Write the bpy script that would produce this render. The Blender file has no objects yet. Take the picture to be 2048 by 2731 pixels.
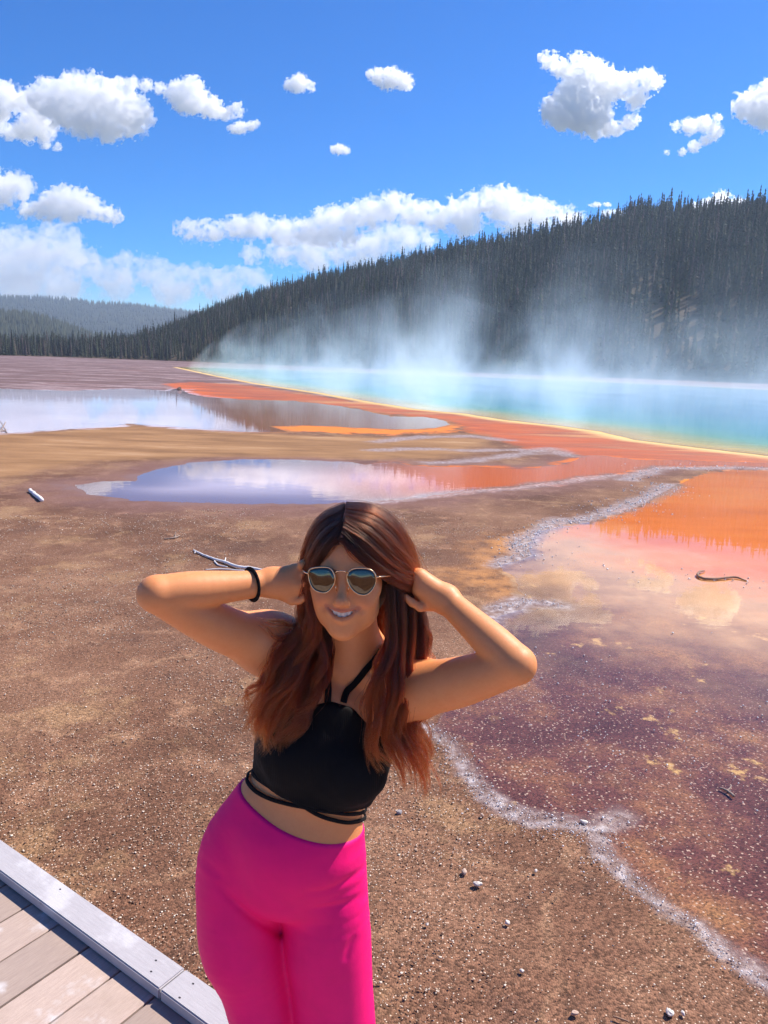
import bpy, bmesh, math, random
import numpy as np
from mathutils import Vector, Matrix
random.seed(7); RNG = np.random.default_rng(7)
scene = bpy.context.scene
COL = scene.collection

# ------------------------------------------------------------------ camera
F_PX, W_PX, H_PX = 760.0, 768, 1024
CAM_H = 2.05            # above the spring flat (z = 0)
DECK_Z = 0.25           # boardwalk deck
PITCH, ROLL = math.radians(11.4), math.radians(1.8)
_f = np.array([0, math.cos(PITCH), -math.sin(PITCH)])
_r0 = np.array([1.0, 0, 0]); _u0 = np.array([0, math.sin(PITCH), math.cos(PITCH)])
_r = _r0*math.cos(ROLL) + _u0*math.sin(ROLL)
_u = -_r0*math.sin(ROLL) + _u0*math.cos(ROLL)
CAM = np.array([0, 0, CAM_H])
K = 768/1659.0
def ray(x, y):
    """direction through a point measured on the photograph (1659 units wide)"""
    return _f*F_PX + _r*(x*K-384) + _u*(512-y*K)
def gp(x, y, z=0.0):
    d = ray(x, y); t = (z-CAM_H)/d[2]
    return CAM + d*t
def at(x, y, Y):
    d = ray(x, y); return CAM + d*(Y/d[1])
cd = bpy.data.cameras.new('camera'); cam = bpy.data.objects.new('camera', cd); COL.objects.link(cam)
cd.sensor_fit = 'VERTICAL'; cd.sensor_height = 36; cd.sensor_width = 27; cd.lens = F_PX/H_PX*36
cd.clip_start = 0.05; cd.clip_end = 40000
M = Matrix.Identity(4)
for i in range(3):
    M[i][0] = _r[i]; M[i][1] = _u[i]; M[i][2] = -_f[i]; M[i][3] = CAM[i]
cam.matrix_world = M
scene.camera = cam

# ------------------------------------------------------------------ helpers
def tag(o, label=None, cat=None, group=None, kind=None):
    for k, v in (('label', label), ('category', cat), ('group', group), ('kind', kind)):
        if v: o[k] = v
    return o
def empty(name, loc=(0, 0, 0)):
    o = bpy.data.objects.new(name, None); COL.objects.link(o); o.location = loc
    o.empty_display_size = .05
    return o
def mesh_np(name, V, Fc, mat=None, parent=None, smooth=False, attrs=None):
    """V (n,3), Fc (m,k) index array or list of such arrays"""
    me = bpy.data.meshes.new(name)
    Fl = Fc if isinstance(Fc, list) else [Fc]
    V = np.asarray(V, np.float32)
    me.vertices.add(len(V)); me.vertices.foreach_set('co', V.ravel())
    idx = np.concatenate([np.asarray(f, np.int32).ravel() for f in Fl])
    tot = np.concatenate([np.full(len(f), np.asarray(f).shape[1], np.int32) for f in Fl])
    st = np.concatenate([[0], np.cumsum(tot)[:-1]]).astype(np.int32)
    me.loops.add(len(idx)); me.loops.foreach_set('vertex_index', idx)
    me.polygons.add(len(tot)); me.polygons.foreach_set('loop_start', st); me.polygons.foreach_set('loop_total', tot)
    me.update(calc_edges=True)
    if smooth: me.polygons.foreach_set('use_smooth', np.ones(len(tot), bool))
    for k, a in (attrs or {}).items():
        a = np.asarray(a, np.float32)
        if a.ndim == 1:
            at_ = me.attributes.new(k, 'FLOAT', 'POINT'); at_.data.foreach_set('value', a)
        else:
            at_ = me.attributes.new(k, 'FLOAT_COLOR', 'POINT')
            if a.shape[1] == 3: a = np.c_[a, np.ones(len(a), np.float32)]
            at_.data.foreach_set('color', a.ravel())
    if mat: me.materials.append(mat)
    o = bpy.data.objects.new(name, me); COL.objects.link(o)
    if parent: o.parent = parent
    return o

class NT:
    """small node-tree writer"""
    def __init__(s, name, world=False):
        if world:
            s.id = bpy.data.worlds.new(name)
        else:
            s.id = bpy.data.materials.new(name)
        s.id.use_nodes = True
        s.t = s.id.node_tree; s.t.nodes.clear()
        s.out = s.t.nodes.new('ShaderNodeOutputWorld' if world else 'ShaderNodeOutputMaterial')
    def n(s, typ, props=None, **ins):
        nd = s.t.nodes.new(typ)
        for k, v in (props or {}).items(): setattr(nd, k, v)
        for k, v in ins.items(): s.put(nd, k, v)
        return nd
    def put(s, nd, key, v):
        if isinstance(key, str):
            key = key.replace('_', ' ')
            sock = next((i for i in nd.inputs if i.name.lower() == key.lower() and i.enabled), None)
            if sock is None: sock = next(i for i in nd.inputs if i.name.lower() == key.lower())
        else: sock = nd.inputs[key]
        if isinstance(v, bpy.types.Node): v = v.outputs[0]
        if isinstance(v, bpy.types.NodeSocket): s.t.links.new(v, sock)
        else:
            try: sock.default_value = v
            except Exception: sock.default_value = (*v, 1)
    def math(s, op, a, b=0.0, c=0.0, clamp=False):
        nd = s.n('ShaderNodeMath', {'operation': op, 'use_clamp': clamp})
        for i, v in enumerate((a, b, c)): s.put(nd, i, v)
        return nd
    def vmath(s, op, a, b=(0, 0, 0)):
        nd = s.n('ShaderNodeVectorMath', {'operation': op})
        s.put(nd, 0, a)
        if op == 'SCALE': s.put(nd, 3, b)
        else: s.put(nd, 1, b)
        return nd
    def mix(s, fac, a, b, blend='MIX'):
        nd = s.n('ShaderNodeMix', {'data_type': 'RGBA', 'blend_type': blend, 'clamp_factor': True})
        for i, v in ((0, fac), (6, a), (7, b)):
            if isinstance(v, (tuple, list)) and len(v) == 3: v = (*v, 1)
            s.put(nd, i, v)
        return nd.outputs[2]
    def sstep(s, x, a, b):
        nd = s.n('ShaderNodeMapRange', {'interpolation_type': 'SMOOTHSTEP'})
        s.put(nd, 0, x); nd.inputs[1].default_value = a; nd.inputs[2].default_value = b
        return nd.outputs[0]
    def lin(s, x, a, b, c=0.0, d=1.0):
        nd = s.n('ShaderNodeMapRange', {'clamp': True})
        s.put(nd, 0, x)
        for i, v in ((1, a), (2, b), (3, c), (4, d)): nd.inputs[i].default_value = v
        return nd.outputs[0]
    def noise(s, vec, scale, detail=4, rough=.55, dist=0.0):
        nd = s.n('ShaderNodeTexNoise')
        if vec is not None: s.put(nd, 'Vector', vec)
        s.put(nd, 'Scale', scale); s.put(nd, 'Detail', detail); s.put(nd, 'Roughness', rough); s.put(nd, 'Distortion', dist)
        return nd.outputs[0]
    def voro(s, vec, scale, feature='F1', out=0, rnd=1.0):
        nd = s.n('ShaderNodeTexVoronoi', {'feature': feature})
        s.put(nd, 'Vector', vec); s.put(nd, 'Scale', scale); s.put(nd, 'Randomness', rnd)
        return nd.outputs[out]
    def ramp(s, fac, stops, interp='LINEAR'):
        nd = s.n('ShaderNodeValToRGB'); cr = nd.color_ramp; cr.interpolation = interp
        while len(cr.elements) < len(stops): cr.elements.new(.5)
        for e, (p, c) in zip(cr.elements, stops):
            e.position = p; e.color = (*c, 1) if len(c) == 3 else c
        s.put(nd, 0, fac)
        return nd.outputs[0]
    def attr(s, name, out='Fac'):
        nd = s.n('ShaderNodeAttribute', {'attribute_name': name}); return nd.outputs[out]
    def pos(s): return s.n('ShaderNodeNewGeometry').outputs['Position']
    def objco(s): return s.n('ShaderNodeTexCoord').outputs['Object']
    def bump(s, h, strength=.5, dist=.01, normal=None):
        nd = s.n('ShaderNodeBump'); s.put(nd, 'Height', h); s.put(nd, 'Strength', strength); s.put(nd, 'Distance', dist)
        if normal is not None: s.put(nd, 'Normal', normal)
        return nd
    def bsdf(s, **kw):
        nd = s.n('ShaderNodeBsdfPrincipled', None, **kw)
        s.surface(nd); return nd
    def surface(s, sh):
        s.t.links.new(sh if isinstance(sh, bpy.types.NodeSocket) else sh.outputs[0], s.out.inputs['Surface'])
    def volume(s, sh): s.t.links.new(sh.outputs[0], s.out.inputs['Volume'])

def smooth01(x): x = np.clip(x, 0, 1); return x*x*(3-2*x)
def fbm1(x, seed, octs=5):
    r = np.random.default_rng(seed); y = np.zeros_like(x); a = 1.0
    for o in range(octs):
        ph = r.uniform(0, 6.28, 4); fr = r.uniform(.6, 1.4, 4)*2**o
        y += a*sum(np.sin(x*f_+p_) for f_, p_ in zip(fr, ph))/2; a *= .55
    return y
_LAT = np.random.default_rng(12).uniform(-1, 1, 32**3).astype(np.float32)
def vnoise3(p):
    p = np.asarray(p, np.float32); sh = p.shape[:-1]; p = p.reshape(-1, 3)
    i = np.floor(p).astype(np.int32); f = p-i; f = f*f*(3-2*f); i &= 31; j = (i+1) & 31
    x0, x1 = i[:, 0] << 10, j[:, 0] << 10; y0, y1 = i[:, 1] << 5, j[:, 1] << 5; z0, z1 = i[:, 2], j[:, 2]
    x, y, z = f[:, 0], f[:, 1], f[:, 2]
    def l(a, b, t): return a+(b-a)*t
    def e(y_, z_): b = y_ | z_; return l(_LAT[x0 | b], _LAT[x1 | b], x)
    return l(l(e(y0, z0), e(y1, z0), y), l(e(y0, z1), e(y1, z1), y), z).reshape(sh)
def fbm3(p, octs=4, gain=.5):
    s = 0; a = 1
    for o in range(octs): s = s+a*vnoise3(p*2**o+17.3*o); a *= gain
    return s

# ------------------------------------------------------------------ implicit surfaces -> one mesh (surface nets)
def polygonize(prims, h, bmin, bmax, post=None, it_smooth=1):
    """prims: list of (fn(p)->d, centre, reach, op, k). Evaluated in 8-cell blocks near the surface only."""
    B = 8
    bmin = np.asarray(bmin, float); n = np.ceil((np.asarray(bmax)-bmin)/(h*B)).astype(int); N = n*B+1
    bi = np.stack(np.meshgrid(*[np.arange(k) for k in n], indexing='ij'), -1).reshape(-1, 3)
    cen = bmin+(bi+.5)*B*h; half = B*h*.5*1.7321
    def run(pts, c, rad):
        D = np.full(pts.shape[:-1], 1e3)
        for fn, pc, reach, op, k in prims:
            m = np.linalg.norm(c-pc, axis=1) < reach+rad+k+.01
            if not m.any(): continue
            d = fn(pts[m]); a = D[m]
            if op == 'add':
                hh = np.clip(k-np.abs(a-d), 0, None)/max(k, 1e-6)
                D[m] = np.minimum(a, d)-hh*hh*k*.25
            elif op == 'sub':
                d = -d; hh = np.clip(k-np.abs(a-d), 0, None)/max(k, 1e-6)
                D[m] = np.maximum(a, d)+hh*hh*k*.25
            elif op == 'and':
                hh = np.clip(k-np.abs(a-d), 0, None)/max(k, 1e-6)
                D[m] = np.maximum(a, d)+hh*hh*k*.25
            elif op == 'off':
                D[m] = a+d
        return D
    d0 = run(cen[:, None, :], cen, half)[:, 0]
    keep = np.abs(d0) < half*1.9
    bi = bi[keep]; cen = cen[keep]
    o = np.stack(np.meshgrid(*[np.arange(B+1)]*3, indexing='ij'), -1).reshape(-1, 3)
    G = np.full(N, 1e3, np.float32)
    # blocks never evaluated take the sign of their centre
    allb = np.sign(d0).reshape(n)
    G[:-1, :-1, :-1] = np.repeat(np.repeat(np.repeat(allb, B, 0), B, 1), B, 2)*1e3
    for s in range(0, len(bi), 1500):
        b = bi[s:s+1500]; idx = b[:, None, :]*B+o[None]
        D = run(bmin+idx*h, cen[s:s+1500], half)
        G[idx[..., 0], idx[..., 1], idx[..., 2]] = D
    if post is not None: G = post(G)
    neg = G < 0
    c = np.zeros(np.array(G.shape)-1, np.uint8)
    for dx in (0, 1):
        for dy in (0, 1):
            for dz in (0, 1):
                c += neg[dx:neg.shape[0]-1+dx, dy:neg.shape[1]-1+dy, dz:neg.shape[2]-1+dz]
    act = (c > 0) & (c < 8); ijk = np.argwhere(act)
    vid = np.full(act.shape, -1, np.int32); vid[act] = np.arange(len(ijk))
    acc = np.zeros((len(ijk), 3)); cnt = np.zeros(len(ijk))
    cs = [(0,0,0),(1,0,0),(0,1,0),(1,1,0),(0,0,1),(1,0,1),(0,1,1),(1,1,1)]
    val = [G[ijk[:, 0]+a, ijk[:, 1]+b_, ijk[:, 2]+c_] for a, b_, c_ in cs]
    for i in range(8):
        for j in range(i+1, 8):
            if sum(abs(p-q) for p, q in zip(cs[i], cs[j])) != 1: continue
            m = (val[i] < 0) != (val[j] < 0)
            t = val[i][m]/(val[i][m]-val[j][m])
            acc[m] += np.array(cs[i])+t[:, None]*(np.array(cs[j])-np.array(cs[i])); cnt[m] += 1
    V = bmin+(ijk+acc/cnt[:, None])*h
    Q = []
    for ax in range(3):
        u, v = (ax+1) % 3, (ax+2) % 3
        a = [slice(None)]*3; b = [slice(None)]*3
        a[ax] = slice(0, -1); b[ax] = slice(1, None)
        for w in (u, v): a[w] = slice(1, -1); b[w] = slice(1, -1)
        na, nb = neg[tuple(a)], neg[tuple(b)]
        e = np.argwhere(na != nb); fl = na[tuple(e.T)]
        e[:, u] += 1; e[:, v] += 1
        def cell(du, dv):
            q = e.copy(); q[:, u] += du; q[:, v] += dv
            return vid[q[:, 0], q[:, 1], q[:, 2]]
        q = np.stack([cell(-1, -1), cell(0, -1), cell(0, 0), cell(-1, 0)], 1)
        q[~fl] = q[~fl][:, ::-1]
        Q.append(q[(q >= 0).all(1)])
    Q = np.concatenate(Q)
    for _ in range(it_smooth):
        S = np.zeros_like(V); ct = np.zeros(len(V))
        for i in range(4):
            a, b = Q[:, i], Q[:, (i+1) % 4]
            np.add.at(S, a, V[b]); np.add.at(ct, a, 1); np.add.at(S, b, V[a]); np.add.at(ct, b, 1)
        V = np.where(ct[:, None] > 0, V*.5+.5*S/np.maximum(ct, 1)[:, None], V)
    return V, Q
def ell(c, r, R=None, k=.01, op='add'):
    c = np.asarray(c, float); r = np.asarray(r, float)
    def fn(p):
        q = p-c
        if R is not None: q = q@R
        a = np.linalg.norm(q/r, axis=-1); b = np.linalg.norm(q/(r*r), axis=-1)
        return a*(a-1)/np.maximum(b, 1e-9)
    return (fn, c, float(r.max()), op, k)
def cone(a, b, ra, rb, k=.01, op='add', fl=None, R=None):
    """round cone a->b"""
    a = np.asarray(a, float); b = np.asarray(b, float); ab = b-a; L2 = ab@ab
    def fn(p):
        t = np.clip(((p-a)@ab)/L2, 0, 1)
        return np.linalg.norm(p-a-t[..., None]*ab, axis=-1)-(ra+(rb-ra)*t)
    return (fn, (a+b)/2, math.sqrt(L2)/2+max(ra, rb), op, k)

def catmull(P, sub):
    P = np.asarray(P, float); n = len(P)
    t = np.linspace(0, n-1, (n-1)*sub+1); i = np.clip(t.astype(int), 0, n-2); u = (t-i)[:, None]
    p0, p1, p2, p3 = P[np.clip(i-1, 0, n-1)], P[i], P[i+1], P[np.clip(i+2, 0, n-1)]
    return .5*(2*p1+(p2-p0)*u+(2*p0-5*p1+4*p2-p3)*u*u+(3*p1-p0-3*p2+p3)*u**3)
def chain(pts, rad, k=.02, op='add', sub=5):
    """one limb: a smooth tapering tube through pts"""
    S = catmull(np.c_[np.asarray(pts, float), rad], sub)
    A, B, RA, RB = S[:-1, :3], S[1:, :3], S[:-1, 3], S[1:, 3]
    c = S[:, :3].mean(0); reach = np.linalg.norm(S[:, :3]-c, axis=1).max()+S[:, 3].max()
    def fn(p):
        d = None
        for a, b, ra, rb in zip(A, B, RA, RB):
            ab = b-a; t = np.clip(((p-a)@ab)/(ab@ab), 0, 1)
            e = np.linalg.norm(p-a-t[..., None]*ab, axis=-1)-(ra+(rb-ra)*t)
            d = e if d is None else np.minimum(d, e)
        return d
    return (fn, c, reach, op, k)
# ------------------------------------------------------------------ sky, sun, render settings
SUN_AZ, SUN_EL = math.radians(58), math.radians(50)      # azimuth measured from +Y towards +X
SUN = np.array([math.sin(SUN_AZ)*math.cos(SUN_EL), math.cos(SUN_AZ)*math.cos(SUN_EL), math.sin(SUN_EL)])
w = NT('World', world=True); scene.world = w.id
sky = w.n('ShaderNodeTexSky'); sky.sky_type = 'NISHITA'; sky.sun_disc = False
sky.sun_elevation = SUN_EL; sky.sun_rotation = SUN_AZ
sky.altitude = 2200; sky.air_density = 1.0; sky.dust_density = .25; sky.ozone_density = 2.2
hs = w.n('ShaderNodeHueSaturation', None, Hue=.513, Saturation=2.0, Value=.69, Color=sky)
bg = w.n('ShaderNodeBackground', None, Color=hs, Strength=.14)
w.surface(bg)
sd = bpy.data.lights.new('sun', 'SUN'); so = bpy.data.objects.new('sun', sd); COL.objects.link(so)
sd.energy = 4.4; sd.angle = math.radians(.53); sd.color = (1, .93, .84)
so.rotation_euler = Vector(SUN).to_track_quat('Z', 'Y').to_euler(); so.location = (20, 10, 40)
vs = scene.view_settings; vs.view_transform = 'Standard'; vs.look = 'None'; vs.exposure = .88; vs.gamma = 1; vs.use_curve_mapping = False
cy = scene.cycles
cy.use_denoising = True
try: cy.denoiser = 'OPENIMAGEDENOISE'
except Exception: pass
cy.use_adaptive_sampling = True; cy.adaptive_threshold = .015
cy.max_bounces = 16; cy.diffuse_bounces = 3; cy.glossy_bounces = 3; cy.transmission_bounces = 6
cy.transparent_max_bounces = 12; cy.volume_bounces = 14; cy.volume_step_rate = 1.0; cy.volume_max_steps = 128
cy.sample_clamp_indirect = 6

# ------------------------------------------------------------------ outlines traced on the photograph, laid on the ground
def c6(L): return [(810.2+x*.5117, 729+y*.5117) for x, y in L]
def c7(L): return [(x*.5117, 729+y*.5117) for x, y in L]
def c5(L): return [(891+x*.4629, 1377+y*.4629) for x, y in L]
def ground_poly(pts): return np.array([gp(*p)[:2] for p in pts])
def jag(P, step_px=2.0, amp=.0045, seed=1):
    """densify a ground outline and roughen it in proportion to its distance"""
    r = np.random.default_rng(seed); out = []
    n = len(P)
    for i in range(n):
        a, b = P[i], P[(i+1) % n]
        d = np.linalg.norm((a+b)/2); L = np.linalg.norm(b-a)
        m = int(np.clip(L/(d*.0035), 1, 90))
        for t in np.arange(m)/m: out.append(a+(b-a)*t)
    out = np.array(out); d = np.linalg.norm(out, axis=1)
    q = np.c_[out/ (d[:, None]**.85)*38, np.full(len(out), seed*3.7)]
    dx = fbm3(q, 4, .6); dy = fbm3(q+51.3, 4, .6)
    return out+np.c_[dx, dy*1.0]*d[:, None]*amp

RIM = [(380,793),(470,812),(560,829),(700,850),(800,868),(900,884)]+c6([(380,322),(540,348),(800,376),(950,398),(1100,433),(1300,458),(1659,500)])
rim = ground_poly(RIM+[(1800,995),(1950,1030)])
def spring_outline():
    a = rim[0]; b = rim[-1]
    mid = np.array([46.0, 92.0])
    far = []
    for t in np.linspace(0, 1, 26)[1:-1]:
        # far shore: a broad arc from the right end round to the left tip
        p0, p1, p2, p3 = b, np.array([95., 40.]), np.array([70., 125.]), a
        far.append((1-t)**3*p0+3*(1-t)**2*t*p1+3*(1-t)*t*t*np.array([40., 120.])+t**3*p3)
    return np.r_[rim, np.array(far)]
SPRING = spring_outline()
POOL_R = ground_poly(c6([(1800,565),(1659,562),(1500,558),(1400,572),(1270,625),(1190,672),(1100,715),(960,765),(870,788),(790,800),(700,818),(640,868),(665,918),(600,945),(530,962),(545,990),(592,1012),(604,1070),(640,1098),(760,1110),(800,1130),(700,1150),(600,1150),(520,1180),(480,1230)])
    +[(1030,1400),(985,1500)]+c5([(100,430),(190,500),(240,600),(320,700),(420,780),(560,835),(720,860),(850,885),(975,832),(890,905),(905,1000),(980,1090),(1100,1180),(1200,1270),(1330,1330),(1430,1430),(1550,1530),(1659,1590),(1900,1720),(2500,1500),(2600,600),(2200,0)]))
POOL_M = ground_poly(c7([(310,628),(400,612),(560,606),(600,578),(720,545),(860,524),(1050,514),(1300,518),(1480,528),(1560,538),(1659,526)])
    +c6([(120,538),(240,548),(420,545),(560,553),(690,552),(800,535),(850,512),(905,500),(965,500),(1100,515),(1300,520),(1659,530),(1800,540),(1800,556),(1659,552),(1450,543),(1200,545),(1000,577),(880,590),(760,610),(560,634),(390,646),(150,680),(0,692)])
    +c7([(1300,706),(1000,702),(850,698),(700,696),(560,690),(460,676),(380,658)]))
POOL_L = ground_poly(c7([(-300,214),(0,216),(300,226),(560,216),(700,226),(760,216),(800,238),(860,250),(1000,262),(1250,268),(1500,300),(1659,336)])
    +c6([(120,335),(210,336),(290,350),(322,368),(250,384),(100,388)])
    +c7([(1500,380),(1300,372),(1130,376),(1200,398),(1100,402),(1000,398),(800,384),(640,372),(540,362),(480,376),(300,386),(100,400),(0,405),(-300,415)]))
ORANGE = ground_poly(c7([(700,196),(800,188),(1000,196),(1250,232),(1500,272)])+RIM[3:]+[(1800,995),(1800,1020)]
    +c6([(1659,551),(1450,543),(1200,545),(1000,577),(760,610),(400,640),(300,620),(290,580),(340,556),(480,545),(620,552),(760,545),(840,520),(870,500),(760,478),(640,470),(480,415),(370,388),(340,362),(280,346),(150,330),(0,316)])
    +c7([(1500,296),(1250,280),(1000,280),(860,262),(790,238)]))
ORANGE_STRIP = ground_poly(c7([(1130,368),(1300,370),(1659,388)])+c6([(0,390),(200,386),(330,368),(372,378),(300,398),(0,410)])+c7([(1659,412),(1400,400),(1200,392)]))
ORANGE_POOL = ground_poly(c6([(1900,565),(1659,562),(1500,558),(1400,572),(1270,625),(1190,672),(1100,715),(960,765),(1000,790),(1100,830),(1300,900),(1659,990),(1900,1010)]))
OCHRE = ground_poly(c7([(-300,425),(0,410),(300,392),(540,368),(800,390),(1100,408),(1659,425)])+c6([(300,420),(480,430),(400,480),(240,510),(0,512)])+c7([(1300,505),(1000,500),(700,510),(400,520),(0,590),(-300,600)]))
PATCH = ground_poly(c6([(470,850),(590,830),(690,812),(660,860),(560,920),(500,960),(560,1010),(600,1080),(440,1070),(330,1020),(320,980),(420,960)]))
CRUST = [c6([(1659,553),(1500,549),(1330,553),(1200,547),(1060,598)]), c6([(1255,622),(1180,660),(1100,700),(1000,735),(930,752),(870,775),(790,772),(720,800),(640,845),(610,905)]),
    c6([(600,845),(660,920),(560,935),(510,962)]), c6([(240,530),(420,520),(560,500),(690,478),(740,470),(830,500)]), c6([(0,440),(200,420),(400,416),(540,432)]), c6([(0,475),(200,470),(400,478),(600,474)]),
    c6([(500,1150),(620,1105),(760,1122),(800,1132)]), c6([(0,692),(150,680),(390,648),(560,636),(760,612),(1000,580)]),
    c5([(60,420),(190,500),(240,600),(320,700),(420,780),(560,835),(720,860),(860,890),(900,1000),(980,1090),(1100,1180),(1200,1270),(1330,1330),(1430,1430),(1550,1530),(1659,1590),(1850,1700)]), c5([(860,890),(985,832)]),
    c6([(640,1110),(520,1180),(480,1250)])]

def sdf_poly(P, poly):
    d2 = np.full(len(P), 1e18); ins = np.zeros(len(P), bool)
    n = len(poly)
    for i in range(n):
        a, b = poly[i], poly[(i+1) % n]
        e = b-a; w_ = P-a
        t = np.clip((w_@e)/max(e@e, 1e-12), 0, 1)
        q = w_-t[:, None]*e
        d2 = np.minimum(d2, (q*q).sum(1))
        c = ((a[1] <= P[:, 1]) & (b[1] > P[:, 1])) | ((b[1] <= P[:, 1]) & (a[1] > P[:, 1]))
        x = a[0]+(P[:, 1]-a[1])/((b[1]-a[1]) if abs(b[1]-a[1]) > 1e-12 else 1e-12)*e[0]
        ins ^= c & (P[:, 0] < x)
    return np.where(ins, -1, 1)*np.sqrt(d2)
def dist_lines(P, lines):
    d2 = np.full(len(P), 1e18)
    for L in lines:
        g = ground_poly(L)
        for a, b in zip(g, g[1:]):
            e = b-a; w_ = P-a; t = np.clip((w_@e)/max(e@e, 1e-12), 0, 1)
            q = w_-t[:, None]*e; d2 = np.minimum(d2, (q*q).sum(1))
    return np.sqrt(d2)

# ------------------------------------------------------------------ ground sheet: rings round the viewer's foot out to the horizon
def build_ground():
    ang = np.radians(np.r_[np.arange(76, 12, -.16), np.arange(12, 4, -.07), np.arange(4, .42, -.035)])
    rad = np.r_[CAM_H/np.tan(ang), 320, 380, 460, 600, 800, 1100, 1500, 1950]
    az = np.radians(np.r_[np.arange(-180, -36, 6), np.arange(-36, 36, .16), np.arange(36, 180, 6)])
    nr, na = len(rad), len(az)
    X = rad[:, None]*np.sin(az)[None]; Y = rad[:, None]*np.cos(az)[None]
    P = np.c_[X.ravel(), Y.ravel()]
    r = np.repeat(rad, na)
    Z = np.zeros(len(P))
    near = np.clip(1-r/14, 0, 1)
    Z = near*fbm3(np.c_[P*2.3, np.zeros(len(P))], 3)*.006 - .012*near
    V = np.r_[np.c_[P, Z], [[0, 0, 0]]]
    i = np.arange(nr-1)[:, None]*na+np.arange(na)[None]; j = np.arange(nr-1)[:, None]*na+(np.arange(na)[None]+1) % na
    Q = np.stack([i, i+na, j+na, j], -1).reshape(-1, 4)
    T = np.stack([np.arange(na), (np.arange(na)+1) % na, np.full(na, len(V)-1)], 1)
    P1 = V[:, :2]
    A = {}
    for nm, poly in (('s_orange', ORANGE), ('s_strip', ORANGE_STRIP), ('s_opool', ORANGE_POOL), ('s_right', POOL_R), ('s_mid', POOL_M), ('s_left', POOL_L), ('s_ochre', OCHRE), ('s_patch', PATCH), ('s_spring', SPRING)):
        A[nm] = sdf_poly(P1, poly)
    A['s_crust'] = dist_lines(P1, CRUST)
    A['rad'] = np.r_[r, 0]
    return V, [Q, T], A

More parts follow.
